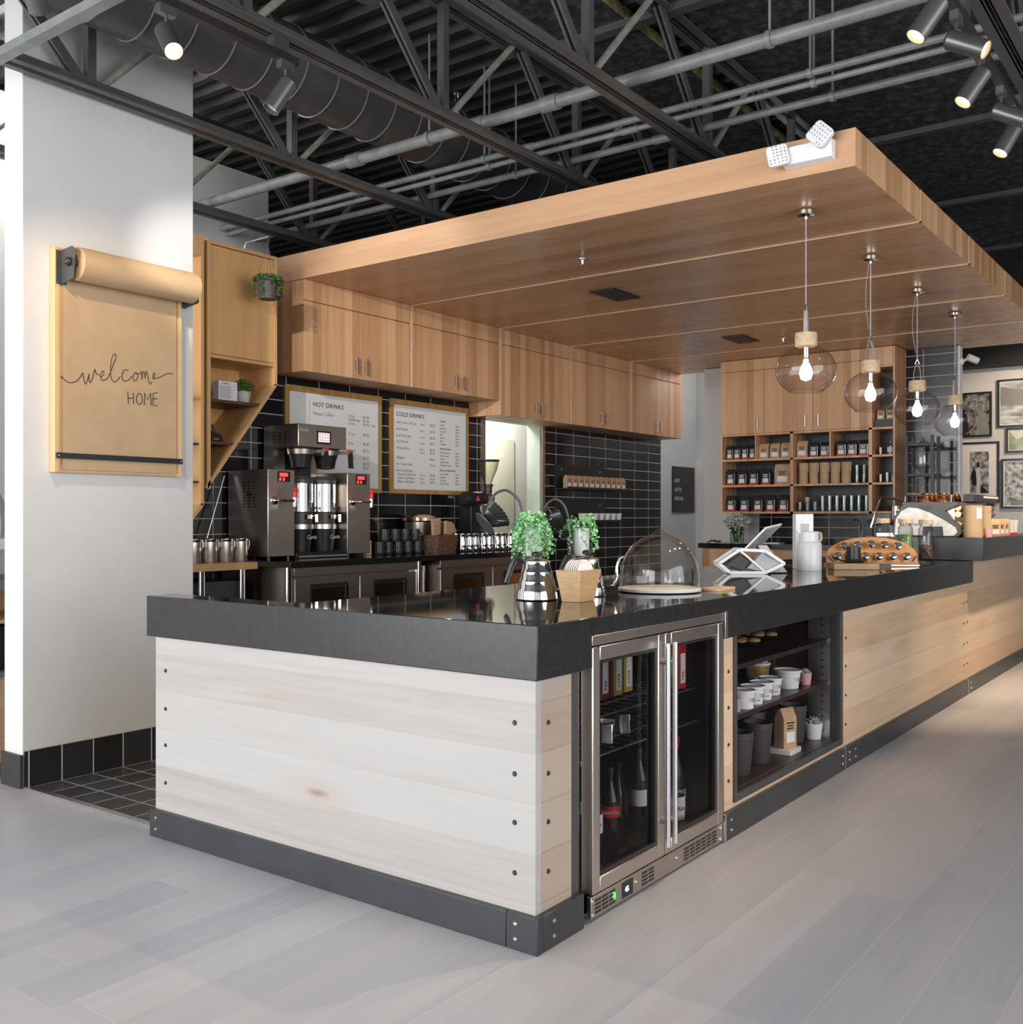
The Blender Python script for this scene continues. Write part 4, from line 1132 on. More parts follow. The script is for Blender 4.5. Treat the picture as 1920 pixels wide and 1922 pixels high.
for nm, rng in (('welcome_lettering', range(0, 6)), ('home_lettering', range(6, 13))):
    b = MB()
    for i in rng:
        pth = smooth_path(STROKES[i]) if i < 6 else STROKES[i]
        b.tube([(x - .0125, 2.8092, z) for x, z in pth], .0021 if i < 6 else .0024, 5)
    b.build(nm, m_ink, t, w=True)

# angled birch shelf units on the tiled wall
def plate(b, p0, p1, y0, y1, th):
    """board between two x,z points, thickness th to the inside (left/up)"""
    d = Vector((p1[0] - p0[0], 0, p1[1] - p0[1])).normalized()
    n = Vector((-d.z, 0, d.x)) * th
    b.prism([p0, p1, (p1[0] + n.x, p1[1] + n.z), (p0[0] + n.x, p0[1] + n.z)], 'y', y0, y1)
t = thing('shelf_cabinet', 'birch plywood wall cabinet with door on top and slanting open shelf below', 'shelf unit', (1.85, 3.75, 2.0))
Y0, Y1 = 3.55, 3.928
b = MB().box(1.576, 1.598, Y0, Y1, 1.389, 2.914).box(2.096, 2.118, Y0, Y1, 2.075, 2.914).box(1.598, 2.096, Y0, Y1, 2.892, 2.914).box(1.598, 2.096, Y0, Y1, 2.196, 2.216)
plate(b, (1.576, 1.389), (2.118, 2.075), Y0, Y1, .022)
o = b.build('carcass', m_ply, t, w=True)
MB().prism([(1.598, 1.44), (2.10, 2.08), (2.096, 2.892), (1.598, 2.892)], 'y', 3.905, 3.927).build('back_panel', m_ply, t, w=True)
b = MB().box(1.576, 1.597, Y0 - .001, Y0, 1.389, 2.914).box(2.097, 2.118, Y0 - .001, Y0, 2.075, 2.914).box(1.597, 2.097, Y0 - .001, Y0, 2.893, 2.914).box(1.597, 2.097, Y0 - .001, Y0, 2.197, 2.215)
plate(b, (1.577, 1.390), (2.118, 2.076), Y0 - .001, Y0, .021)
b.build('edge_band', m_plyedge, t, w=True)
MB().box(1.602, 2.092, Y0 + .006, Y0 + .024, 2.221, 2.887).build('door', m_ply, t, w=True, bevel=.001)
MB().box(1.598, 1.985, Y0 + .01, 3.905, 1.928, 1.946).box(1.598, 1.775, Y0 + .01, 3.905, 1.668, 1.684).build('shelf', m_walnut, t, w=True)
t = thing('shelf_cabinet', 'narrow birch shelf unit with peg holes half hidden by the white wall', 'shelf unit', (1.3, 3.75, 2.0))
b = MB().box(1.527, 1.549, Y0, Y1, 1.290, 2.922).box(.98, 1.527, Y0, Y1, 2.80, 2.922).box(.98, 1.527, Y0, Y1, 1.930, 1.948)
plate(b, (1.25, .945), (1.549, 1.290), Y0, Y1, .022)
b.build('carcass', m_ply, t, w=True)
MB().prism([(.98, .96), (1.24, .96), (1.527, 1.30), (1.527, 2.80), (.98, 2.80)], 'y', 3.905, 3.927).build('back_panel', m_ply, t, w=True)
MB().box(1.0, 1.527, Y0 + .02, 3.904, 1.655, 1.668).box(1.1, 1.527, Y0 + .02, 3.904, 1.425, 1.437).build('shelf', m_walnut, t, w=True)
b = MB()
for k in range(7):
    b.lathe([(0, 0), (.016, 0), (.016, .05), (0, .05)], (1.495, 3.9045, 2.72 - k * .115), 12, Matrix.Rotation(PI / 2, 3, 'X'))
b.build('peg', m_black, t, w=True)
q = thing('recipe_book', 'white printed card block standing on the slanting shelf', 'book', (1.79, 3.66, 1.9465))
MB().box(-.072, .072, -.03, .03, 0, .128).build('block', m_paper, q, bevel=.001)
text('heading', 'COFFEE', .016, (-.05, -.0305, .108), FACE_Y, m_ink, q, w=False)
text('print', '\n'.join(['lorem nota sed arbor vel'[:20 + (i * 7) % 5] for i in range(9)]), .0095, (-.062, -.0305, .092), FACE_Y, m_inkg, q, w=False, lsp=.95)
q = thing('potted_plant', 'small bushy green plant in a concrete pot on the slanting shelf', 'potted plant', (1.932, 3.665, 1.9465))
MB().lathe([(0, 0), (.040, 0), (.052, .078), (.046, .078), (.044, .066), (0, .066)], (0, 0, 0), 24).build('pot', m_conc, q)
def leaf_cloud(name, mat, parent, c, rx, ry, rz_, n, size, seed, zmin=-1.0):
    r = random.Random(seed)
    b = MB()
    for i in range(n):
        u, v = r.uniform(zmin, 1), r.uniform(0, 2 * PI)
        s = math.sqrt(max(0, 1 - u * u))
        k = r.uniform(.55, 1)
        p0 = Vector((c[0] + rx * s * math.cos(v) * k, c[1] + ry * s * math.sin(v) * k, c[2] + rz_ * u * k))
        M = Matrix.Rotation(r.uniform(0, 6.28), 3, 'Z') @ Matrix.Rotation(r.uniform(-1.1, 1.1), 3, 'X')
        L = size * r.uniform(.7, 1.2)
        pts = [(-.35 * L, 0, 0), (0, -.42 * L, .08 * L), (.75 * L, 0, 0), (0, .42 * L, .08 * L)]
        b.add([p0 + M @ Vector(a) for a in pts], [(0, 1, 2), (0, 2, 3)])
    return b.build(name, mat, parent, recalc=False)
leaf_cloud('foliage', m_leaf, q, (0, 0, .105), .075, .075, .055, 420, .017, 5, -.4)
for (z, lab, d) in ((1.6845, 'dark boxed gadget lying on the lowest birch shelf', 0), (1.7465, 'smaller dark box stacked on the gadget box', 1)):
    q = thing('product_box', lab, 'box', (1.690 - d * .012, 3.70, z), .08 - d * .2)
    MB().prism([(-.085 + d * .015, 0), (.085 - d * .045, 0), (.060 - d * .035, .060 - d * .01), (-.085 + d * .015, .060 - d * .01)], 'y', -.05, .05).build('box', m_black, q, bevel=.002)
    MB().box(.0 - d * .04, .045 - d * .04, -.0515, -.05, .018, .028).box(-.06, -.03, -.0512, -.05, .010, .034).build('print', m_inkg, q)

# hanging plant
q = thing('hanging_plant', 'trailing green plant in a dark pot hung in front of the birch door', 'hanging plant', (1.858, 3.33, 2.565))
MB().lathe([(0, 0), (.054, 0), (.070, .105), (.075, .108), (.075, .122), (.068, .122), (.064, .108), (0, .104)], (0, 0, 0), 28).build('pot', m_potdark, q)
b = MB()
for k in range(3):
    a = k * 2.1 + .5
    b.tube([(.073 * math.cos(a), .073 * math.sin(a), .118), (0, 0, .330)], .0018, 6)
b.tube([(0, 0, .325), (0, 0, .345), (.012, 0, .372), (0, 0, .392)], .003, 6)
b.build('hanger', m_charcoal, q)
MB().tube([(0, .225, .352), (0, .21, .385), (0, 0, .388)], .004, 8).build('hook_arm', m_alu, q)
b = MB()
r = random.Random(8)
def leaf(b, p0, L, r):
    M = Matrix.Rotation(r.uniform(0, 6.28), 3, 'Z') @ Matrix.Rotation(r.uniform(-1.2, 1.2), 3, 'X')
    b.add([p0 + M @ Vector(a) for a in ((-.35 * L, 0, 0), (0, -.4 * L, .1 * L), (.7 * L, 0, 0), (0, .4 * L, .1 * L))], [(0, 1, 2), (0, 2, 3)])
for k in range(16):
    a = k * 2 * PI / 16 + r.uniform(-.15, .15)
    n = r.choice((5, 6, 9, 14)) if k % 3 else 16
    for j in range(n * 3):
        f = j / 3
        p0 = Vector(((.062 + min(f * .008, .022)) * math.cos(a), (.062 + min(f * .008, .022)) * math.sin(a), .135 - max(0, f - 2) * .009)) + Vector((r.uniform(-.01, .01), r.uniform(-.01, .01), r.uniform(-.008, .008)))
        leaf(b, p0, .018, r)
for k in range(150):
    a, s = r.uniform(0, 6.28), r.uniform(0, .065)
    leaf(b, Vector((s * math.cos(a), s * math.sin(a), .130 + r.uniform(0, .018))), .018, r)
b.build('foliage', m_leafd, q, recalc=False)

# low wooden ledge with steel canisters
t = thing('plank_shelf', 'honey coloured wooden shelf on steel legs at the left end of the back counter', 'shelf', (1.45, 3.7, .9))
MB().box(.975, 1.878, 3.45, 3.928, .893, .937).build('board', m_plyedge, t, w=True, bevel=.002)
for x in (1.493, 1.794):
    MB().tube([(x, 3.50, 0.005), (x, 3.50, .892)], .020, 16).build('leg', m_chrome, t, w=True)
CL = ['steel clasp canister half hidden by the white wall, on the wooden shelf', 'second steel clasp canister from the left on the wooden shelf', 'third steel clasp canister from the left on the wooden shelf', 'steel clasp canister at the shelf end beside the coffee tower']
for x, lab in zip((1.600, 1.718, 1.836, 1.952), CL):
    q = thing('steel_canister', lab, 'canister', (x - .085, 3.62, .9375), group='steel canisters')
    MB().lathe([(0, 0), (.054, 0), (.055, .003), (.055, .128), (0, .128)], (0, 0, 0), 32).build('drum', m_steel, q)
    MB().lathe([(.0565, .129), (.0575, .132), (.0575, .143), (.050, .150), (0, .151)], (0, 0, 0), 32).build('lid', m_glass if False else m_chrome, q)
    MB().tube([(.036, -.046, .146), (.041, -.052, .12), (.039, -.050, .085)], .0025, 6).box(.034, .046, -.056, -.046, .075, .095).build('clasp', m_chrome, q)
tag(MB().tube([(1.755, 3.86, .941), (1.955, 3.88, 1.49)], .006, 8).build('steel_rod', m_alu), 'thin steel rod leaning against the tiles behind the canisters', 'rod')

# ================================================================ BACK COUNTER
tag(MB().box(1.880, 4.74, 3.15, 3.928, .908, .944).build('back_worktop', m_stone_top, bevel=.002), 'black stone worktop of the back counter along the tiled wall', 'worktop')
def fridge(x0, x1, lab, leg=True):
    t = thing('worktop_fridge', lab, 'fridge', ((x0 + x1) / 2, 3.55, 0), group='stainless under counter fridges')
    MB().box(x0, x1, 3.235, 3.90, .12, .905).build('body', m_steel_x, t, w=True)
    MB().box(x0 - .005, x1 + .005, 3.195, 3.232, .848, .904).build('top_rail', m_steel_x, t, w=True, bevel=.002)
    xm = (x0 + x1) / 2
    for a, c in ((x0 + .004, xm - .004), (xm + .004, x1 - .004)):
        dd = MB().box(a, c, 3.200, 3.233, .16, .832).build('door', m_steel_x, t, w=True, bevel=.003)
        u0, u1 = a + (c - a) * .22, a + (c - a) * .80
        hh = MB().box(u0, u1, 3.191, 3.1995, .77, .795).box(u0, u0 + .014, 3.191, 3.1995, .66, .77)
        hh.build('handle_recess', m_black, dd, w=True)
        MB().bar((u1 - .008, 3.193, .655), (u1 - .008, 3.193, .785), .018, .014, (0, 1, 0)).build('handle', m_chrome, dd, w=True)
        MB().box(u0 + .015, u1 - .02, 3.1955, 3.1995, .66, .768).build('pull_plate', m_copper, dd, w=True)
    for x in (x0 + .05, x1 - .05):
        for y in (3.28, 3.85):
            MB().tube([(x, y, 0.005), (x, y, .12)], .02, 12).build('leg', m_alu, t, w=True)
fridge(1.955, 3.085, 'left stainless fridge with two doors under the coffee machine')
fridge(3.345, 4.60, 'right stainless fridge with two doors behind the green plants')
for x in (1.912, 1.945):
    pass
tag(MB().tube([(1.905, 3.20, .005), (1.905, 3.20, .907)], .022, 16).build('chrome_support', m_chrome), 'chrome leg at the left end of the back worktop', 'support', 'chrome worktop supports')
tag(MB().tube([(3.112, 3.20, .005), (3.112, 3.20, .907)], .014, 16).build('chrome_support', m_chrome), 'chrome leg between the two stainless fridges', 'support', 'chrome worktop supports')
t = thing('waste_bin', 'tall steel bin in the gap between the two fridges', 'bin', (3.225, 3.36, 0))
MB().lathe([(0, .01), (.088, .01), (.09, .82), (0, .82)], (0, 0, 0), 28).build('drum', m_steel, t)
MB().lathe([(.092, .82), (.092, .865), (0, .872)], (0, 0, 0), 28).build('lid', m_alu, t)
tag(MB().rbox(1.62, 3.735, .42, .36, .004, .82, .02).build('storage_bin', m_charcoal), 'dark storage bin under the wooden shelf beside the fridge', 'bin')

# menu boards
m_menupaper = plain('menu_white', (.80, .81, .82), .45, var=.01)
def board(x0, x1, z0, z1, lab):
    t = thing('menu_board', lab, 'menu board', ((x0 + x1) / 2, 3.93, z0))
    MB().box(x0, x1, 3.906, 3.9285, z0, z1).build('frame', m_bamboo, t, w=True, bevel=.0015)
    MB().box(x0 + .036, x1 - .046, 3.9035, 3.9058, z0 + .036, z1 - .046).build('panel', m_menupaper, t, w=True)
    return t
t = board(2.500, 3.474, 1.403, 2.157, 'white hot drinks menu board in a bamboo frame, behind the coffee machine')
text('heading', 'HOT DRINKS', .047, (2.754, 3.903, 2.020), FACE_Y, m_ink, t, space=1.12, ext=.001)
text('item', 'House Coffee', .036, (2.754, 3.903, 1.958), FACE_Y, m_inkg, t)
for i, (z, a, p_) in enumerate(((1.970, '10 oz', '$2.50'), (1.942, 'Refill/mug', '$1.50'), (1.914, '16 oz', '$2.95 + up'), (1.836, '12 oz', '$4.25'), (1.764, '8 oz', '$3.00'), (1.712, '12 oz', '$3.75'), (1.660, '16 oz', '$3.50'), (1.612, '8 oz', '$3.75'), (1.582, '12 oz', '$4.25'))):
    text('size', a, .030, (3.110, 3.903, z), FACE_Y, m_inkg, t)
    text('price', p_, .030, (3.262, 3.903, z), FACE_Y, m_inkg, t)
MB().box(2.7175, 2.7195, 3.9028, 3.9035, 1.50, 2.07).build('rule', m_inkg, t, w=True)
t = board(3.575, 4.556, 1.405, 2.157, 'white cold drinks menu board in a bamboo frame, nearer the hatch')
text('heading', 'COLD DRINKS', .047, (3.634, 3.903, 2.022), FACE_Y, m_ink, t, space=1.12, ext=.001)
for z, a, s_, p_ in ((1.965, 'Iced Loose Leaf Tea', '16 oz', '$3.50'), (1.912, 'Iced Mocha', '16 oz', '$5.25'), (1.860, 'Iced Chai Latte', '16 oz', '$4.50'), (1.812, 'Iced Matcha', '16 oz', '$4.75'), (1.762, 'Orange Juice', '8 oz', '$2.95'),
                     (1.734, '', '12 oz', '$3.95'), (1.684, 'Affogato', '', '$4.50'), (1.634, 'Ice Cream Soda', '', '$5.50'), (1.582, 'Iced Cold Brews', '', ''), (1.552, '  House Cold Brew', '16 oz', '$3.50'), (1.522, '  Nitro Cold Brew', '8 oz', '$3.50'), (1.492, '  Nitro Cold Brew', '12 oz', '$4.95')):
    if a:
        text('item', a, .029, (3.634, 3.903, z), FACE_Y, m_inkg, t)
    if s_:
        text('size', s_, .027, (3.915, 3.903, z), FACE_Y, m_inkg, t)
    if p_:
        text('price', p_, .027, (4.040, 3.903, z), FACE_Y, m_inkg, t)
for z, h_, rows in ((2.010, 'SYRUPS', ('Vanilla', 'Hazelnut', 'Caramel', 'Mint', 'Mocha', 'Rose', 'Lavender')), (1.780, 'MORE EXTRAS', ('Extra Espresso', 'Whip Cream', 'Honey', 'Steamed Milk', 'Whipped Cream')), (1.600, 'MILK ALTERNATIVES', ('Almond Milk', 'Soy Milk', 'Oat Milk', 'Heavy Cream'))):
    text('subheading', h_, .022, (4.168, 3.903, z), FACE_Y, m_ink, t)
    for i, r_ in enumerate(rows):
        text('item', r_, .021, (4.168, 3.903, z - .030 - .0265 * i), FACE_Y, m_inkg, t)
        text('price', '$0.75', .021, (4.372, 3.903, z - .030 - .0265 * i), FACE_Y, m_inkg, t)

# coffee brewing station
def water_tower(x0, x1, lab):
    t = thing('hot_water_tower', lab, 'hot water dispenser', ((x0 + x1) / 2, 3.7, .944), group='hot water towers')
    MB().box(x0, x1, 3.500, 3.900, .962, 1.527).build('body', m_steel, t, w=True, bevel=.004)
    for x in (x0 + .03, x1 - .03):
        for y in (3.53, 3.87):
            MB().tube([(x, y, .9445), (x, y, .962)], .012, 10).build('foot', m_black, t, w=True)
    xm = x0 + (x1 - x0) * .58
    MB().box(xm - .052, xm + .052, 3.495, 3.4995, 1.448, 1.515).build('display', m_black, t, w=True)
    MB().box(xm - .036, xm + .030, 3.4935, 3.495, 1.482, 1.505).box(xm - .040, xm - .026, 3.4935, 3.495, 1.454, 1.474).box(xm - .010, xm + .004, 3.4935, 3.495, 1.454, 1.474).build('digits', m_ledr, t, w=True)
    tp = MB().lathe([(.028, 0), (.024, .012), (.010, .016), (.010, .10), (0, .10)], (x0 + .055, 3.4995, 1.325), 20, Matrix.Rotation(PI / 2, 3, 'X'))
    tp.tube([(x0 + .055, 3.41, 1.325), (x0 + .14, 3.405, 1.325)], .010, 12).tube([(x0 + .14, 3.405, 1.345), (x0 + .14, 3.405, 1.285)], [.015, .011], 12)
    tap = tp.build('tap', m_chrome, t, w=True)
    MB().tube([(x0 + .14, 3.405, 1.345), (x0 + .14, 3.400, 1.385)], .013, 10).ball((x0 + .14, 3.400, 1.395), .019, 12).build('lever', m_redp, tap, w=True)
    b = MB()
    for i in range(3):
        for j in range(9):
            if j != 4:
                b.box(x0 - .003, x0 + .001, 3.62 + i * .05, 3.645 + i * .05, 1.28 + j * .020, 1.288 + j * .020)
    b.box(x0 - .003, x0 + .001, 3.65, 3.71, 1.356, 1.372)
    b.build('side_vents', m_blackm, t, w=True)
water_tower(2.001, 2.223, 'left stainless hot water tower with red digits and tap')
water_tower(2.703, 2.929, 'right stainless hot water tower next to the black mugs')
t = thing('coffee_brewer', 'twin stainless batch coffee brewer with an overhanging head and pink screen', 'coffee machine', (2.52, 3.75, .944))
MB().box(2.300, 2.742, 3.550, 3.900, 1.690, 1.845).build('head', m_steel, t, w=True, bevel=.004)
MB().box(2.300, 2.400, 3.80, 3.900, .985, 1.690).box(2.640, 2.700, 3.80, 3.900, .985, 1.690).build('column', m_steel, t, w=True)
MB().box(2.400, 2.640, 3.86, 3.89, .985, 1.690).build('back_plate', m_black, t, w=True)
MB().box(2.235, 2.700, 3.50, 3.900, .9445, .985).build('base', m_black, t, w=True, bevel=.003)
MB().box(2.26, 2.69, 3.492, 3.51, .950, .962).build('drip_edge', m_alu, t, w=True)
MB().box(2.462, 2.592, 3.546, 3.5495, 1.716, 1.806).build('screen_bezel', m_black, t, w=True)
MB().box(2.476, 2.578, 3.5445, 3.546, 1.730, 1.794).build('screen', m_screen, t, w=True)
b = MB()
for i in range(4):
    for j in range(3):
        b.box(2.482 + i * .024, 2.496 + i * .024, 3.5435, 3.5445, 1.736 + j * .020, 1.748 + j * .020)
b.build('screen_icons', m_whitep, t, w=True)
text('badge', 'Curtis', .030, (2.315, 3.5485, 1.795), FACE_Y, m_whitep, t)
b = MB()
for i in range(3):
    for j in range(4):
        b.box(2.2975, 2.3005, 3.66 + i * .06, 3.685 + i * .06, 1.72 + j * .022, 1.728 + j * .022)
b.build('side_vents', m_blackm, t, w=True)
for x in (2.415, 2.645):
    bk = MB().lathe([(0, .005), (.030, 0), (.062, .004), (.070, .050), (.088, .110), (.094, .138), (0, .138)], (x, 3.655, 1.551), 28).build('brew_basket', m_black, t, w=True)
    MB().lathe([(.0885, .095), (.0945, .128)], (x, 3.655, 1.551), 28).build('basket_band', m_steel, bk, w=True)
    MB().bar((x + .070, 3.60, 1.668), (x + .115, 3.53, 1.668), .030, .022).bar((x + .115, 3.53, 1.672), (x + .118, 3.525, 1.560), .030, .020, (0, 1, 0)).build('basket_handle', m_black, bk, w=True)
    MB().box(x + .095, x + .130, 3.518, 3.548, 1.668, 1.688).build('handle_tip', plain('rust_tip', (.42, .09, .03), .4), bk, w=True)
for i, x in enumerate((2.385, 2.598)):
    lab = ('left thermal coffee server under the twin brewer', 'right thermal coffee server under the twin brewer')[i]
    q = thing('thermal_server', lab, 'coffee server', (x, 3.64, .9855), group='thermal coffee servers')
    MB().lathe([(0, 0), (.076, 0), (.094, .17), (0, .17)], (0, 0, 0), 32).build('stand', m_black, q)
    MB().lathe([(.095, .150), (.098, .152), (.098, .184), (0, .184)], (0, 0, 0), 32).build('stand_ring', m_steel, q)
    MB().lathe([(0, .184), (.092, .184), (.092, .262), (.0965, .265), (.0965, .27), (0, .27)], (0, 0, 0), 32).build('base_band', m_charcoal, q)
    MB().lathe([(0, .27), (.0955, .27), (.0955, .460), (0, .460)], (0, 0, 0), 32).build('drum', m_chrome, q)
    MB().lathe([(.0975, .460), (.0975, .486), (.082, .508), (.03, .514), (0, .514)], (0, 0, 0), 32).build('lid', m_charcoal, q)
    MB().tube([(.02, -.09, .235), (.035, -.135, .235)], .014, 10).tube([(.036, -.137, .250), (.036, -.137, .200)], .013, 10).box(-.03, .03, -.118, -.09, .222, .248).build('faucet', m_chrome, q)
    MB().tube([(.03, -.10, .27), (.03, -.102, .330)], .006, 8).build('sight_gauge', m_black, q)
    MB().tube([(.045, -.10, .29), (.060, -.112, .30), (.06, -.112, .27)], .008, 8).build('gauge_lever', m_black, q)
    text('badge', 'Curtis', .038, (-.010, -.0935, .085), (PI / 2, 0, .1), m_whitep, q, w=False)
q = thing('tea_box', 'small pale wooden box between the right tower and the mugs', 'box', (2.972, 3.62, .9445))
MB().box(-.032, .032, -.06, .06, 0, .105).build('box', m_ltwood, q, bevel=.002)

def mug_parts(q, r=.039, h=.092, m=None):
    MB().lathe([(0, 0), (r * .88, 0), (r * .97, .006), (r, .02), (r, h), (r * .90, h), (r * .86, .012), (0, .012)], (0, 0, 0), 28).build('cup', m or m_mug, q)
    MB().tube([(r * .95 + .024 * math.sin(PI * i / 10), 0, h * .78 - h * .56 * i / 10) for i in range(11)], .0055, 8).build('handle', m or m_mug, q)
m0 = thing('coffee_mug', 'black mug, leftmost of the bottom row beside the wooden box', 'mug', (3.062, 3.54, .9445), -.5, 'black mugs')
mug_parts(m0)
KIDS[m0.name] = kids(m0)
for i, x in enumerate((3.160, 3.268, 3.376, 3.484)):
    copy_thing(m0, (x, 3.55, .9445), -.35, f'black mug, {("second", "third", "fourth", "fifth")[i]} from the left in the bottom row', 'black mugs')
for i, x in enumerate((3.115, 3.225, 3.335, 3.445)):
    copy_thing(m0, (x, 3.54, 1.0370), -.45, f'black mug, {ORD[i]} from the left in the upper row', 'black mugs')
for i, x in enumerate((3.075, 3.19)):
    copy_thing(m0, (x, 3.66, .9445), 2.4, f'black mug, {ORD[i]} from the left in the half hidden rear row', 'black mugs')
q = thing('filter_stack', 'stack of white paper coffee filters behind the black mugs', 'paper filters', (3.548, 3.72, .9445))
MB().lathe([(0, 0), (.036, 0), (.060, .125), (.056, .125), (.034, .03), (0, .03)], (0, 0, 0), 32).build('filters', m_paper, q)
q = thing('soup_kettle', 'polished steel soup kettle with a black body behind the mugs', 'kettle', (3.775, 3.775, .9445))
MB().lathe([(0, 0), (.115, 0), (.125, .08), (.135, .235), (0, .235)], (0, 0, 0), 36).build('pot', m_steel, q)
MB().lathe([(.142, .236), (.148, .245), (.145, .268), (.10, .290), (.03, .300), (0, .300)], (0, 0, 0), 36).build('lid', m_copper, q)
MB().tube([(.13, -.05, .25), (.165, -.07, .24), (.175, -.075, .17), (.155, -.07, .12)], .009, 8).build('handle', m_copper, q)
q = thing('wicker_basket', 'dark wicker basket holding kraft packets on the back counter', 'basket', (3.685, 3.50, .9445))
b = MB().rbox(0, 0, .24, .15, 0, .135, .02, 4, 1.12)
b.build('basket', m_wicker, q)
b = MB()
for k in range(5):
    b.rbox(0, 0, .245 + k * .005, .155 + k * .005, .012 + k * .027, .022 + k * .027, .02, 4)
b.build('weave_bands', m_wicker, q)
for k, (x, y, a, tl) in enumerate(((-.075, -.035, .1, -.12), (0.0, .03, -.1, -.05), (.065, -.03, .1, .12), (.07, .045, -.1, .10))):
    qq = thing('kraft_packet', ('kraft packet at the left in the wicker basket', 'tall kraft packet in the middle of the wicker basket', 'kraft packet leaning right in the wicker basket', 'rearmost kraft packet in the wicker basket')[k], 'packet', (3.685 + x, 3.50 + y,   .9445 + .136), 0, 'packets in the wicker basket')
    pb = MB().box(-.045, .045, -.010, .010, 0, .105 + .02 * (k == 1))
    pb.xf(Matrix.Rotation(a, 4, 'Z') @ Matrix.Rotation(tl, 4, 'Y'))
    pb.build('packet', m_kraft, qq, bevel=.002)
p0 = thing('steel_pitcher', 'steel milk pitcher at the left end of the shiny row', 'pitcher', (3.900, 3.45, .9445), -1.0, 'steel milk pitchers')
MB().lathe([(0, 0), (.036, 0), (.040, .012), (.038, .07), (.034, .10), (.037, .138), (.033, .138), (.030, .1), (0, .02)], (0, 0, 0), 28).build('jug', m_chrome, p0)
MB().tube([(.034, -.01, .12), (.060, -.02, .115), (.062, -.02, .06), (.040, -.012, .035)], .004, 8).build('handle', m_chrome, p0)
MB().prism([(-.034, .12), (-.054, .142), (-.034, .138)], 'y', -.012, .012).build('spout', m_chrome, p0)
KIDS[p0.name] = kids(p0)
PN = ['second', 'third', 'fourth', 'fifth', 'sixth', 'seventh', 'eighth']
for i in range(7):
    copy_thing(p0, (3.900 + (i + 1) * .0905, 3.45 + .015 * (i % 2), .9445), -1.0 + 0.1 * (i % 3), f'steel milk pitcher, {PN[i]} from the left in the shiny row', 'steel milk pitchers')
for i, (x, h_) in enumerate(((4.02, .17), (4.15, .15))):
    coffee_bag((x, 3.78, .9445), .10, .06, h_ + .07, m_kraft, ('kraft bag behind the left steel pitchers', 'second kraft bag behind the steel pitchers')[i], .1, 'bags behind the pitchers')

t = thing('coffee_grinder', 'black shop coffee grinder with a clear funnel hopper and red triangle badge', 'coffee grinder', (4.52, 3.68, .944))
MB().tube([(4.235, 3.71, 1.372), (4.250, 3.71, 1.372), (4.50, 3.71, 1.372), (4.515, 3.71, 1.372)], [.050, .060, .060, .052], 32).build('motor', m_black, t, w=True)
MB().tube([(4.515, 3.71, 1.372), (4.58, 3.71, 1.372)], .045, 24).build('grind_head', m_alu, t, w=True)
MB().tube([(4.581, 3.71, 1.372), (4.600, 3.71, 1.372)], .052, 28).build('dial', m_nickel, t, w=True)
MB().tube([(4.601, 3.71, 1.372), (4.640, 3.71, 1.372)], [.030, .024], 18).build('knob', m_walnut, t, w=True)
MB().box(4.33, 4.45, 3.70, 3.83, .962, 1.33).build('column', m_black, t, w=True, bevel=.005)
MB().rbox(4.43, 3.785, .28, .25, .9445, .962, .03).build('base', m_black, t, w=True)
MB().lathe([(.030, 0), (.034, .02), (.050, .06), (.075, .12), (.093, .19), (.095, .205)], (4.575, 3.71, 1.497), 36).build('hopper', m_hopper, t, w=True)
MB().lathe([(.096, .199), (.099, .200), (.099, .209), (.096, .211), (0, .212)], (4.575, 3.71, 1.497), 36).build('hopper_lid', m_black, t, w=True)
MB().lathe([(0, -.075), (.034, -.075), (.034, -.02), (.042, -.018), (.042, .004), (.030, .006), (0, .006)], (4.575, 3.71, 1.497), 24).build('hopper_neck', m_black, t, w=True)
MB().prism([(4.330, 1.352), (4.385, 1.352), (4.3575, 1.396)], 'y', 3.646, 3.652).build('badge', plain('pink_red', (.75, .08, .10), .4), t, w=True)

# wall ledges, letter board
def ledge(x0, x1, z, zp, lab):
    t = thing('wall_ledge', lab, 'wall shelf', ((x0 + x1) / 2, 3.85, z))
    MB().box(x0, x0 + .94, 3.915, 3.9285, z, zp).build('back_plate', m_blackm, t, w=True)
    MB().box(x0, x1, 3.775, 3.9285, z - .012, z).box(x0, x1, 3.772, 3.778, z - .012, z + .012).build('tray', m_blackm, t, w=True)
    bolts(t, [(x0 + .10, 3.915, zp - .05), (x0 + .82, 3.915, zp - .05)], 'y', .010, m_alu, 'screw')
ledge(5.92, 7.13, 1.500, 1.735, 'upper black metal ledge with small kraft bags on the tiled wall')
ledge(5.92, 7.05, 1.176, 1.395, 'lower black metal ledge with white cups on the tiled wall')
for i in range(11):
    coffee_bag((5.985 + i * .105, 3.825, 1.5005), .078, .05, .128, m_kraft, f'small kraft bag, {("first", "second", "third", "fourth", "fifth", "sixth", "seventh", "eighth", "ninth", "tenth", "last")[i]} from the left on the upper ledge', 0, 'small bags on the upper ledge', name='sample_bag')
c0 = thing('white_cup', 'white cup at the left end of the lower ledge', 'cup', (6.28, 3.84, 1.1765), 0, 'white cups on the lower ledge')
MB().lathe([(0, 0), (.032, 0), (.044, .078), (.040, .078), (.030, .008), (0, .008)], (0, 0, 0), 24).build('cup', m_whitec, c0)
KIDS[c0.name] = kids(c0)
for i in range(6):
    copy_thing(c0, (6.28 + (i + 1) * .116, 3.84, 1.1765), None, f'white cup, {("second", "third", "fourth", "fifth", "sixth", "last")[i]} from the left on the lower ledge', 'white cups on the lower ledge')
t = thing('letter_board', 'black letter board with white words on the grey wall', 'letter board', (8.65, 3.93, 1.27))
MB().box(8.372, 8.925, 3.908, 3.9285, 1.270, 1.813).build('panel', m_black, t, w=True, bevel=.002)
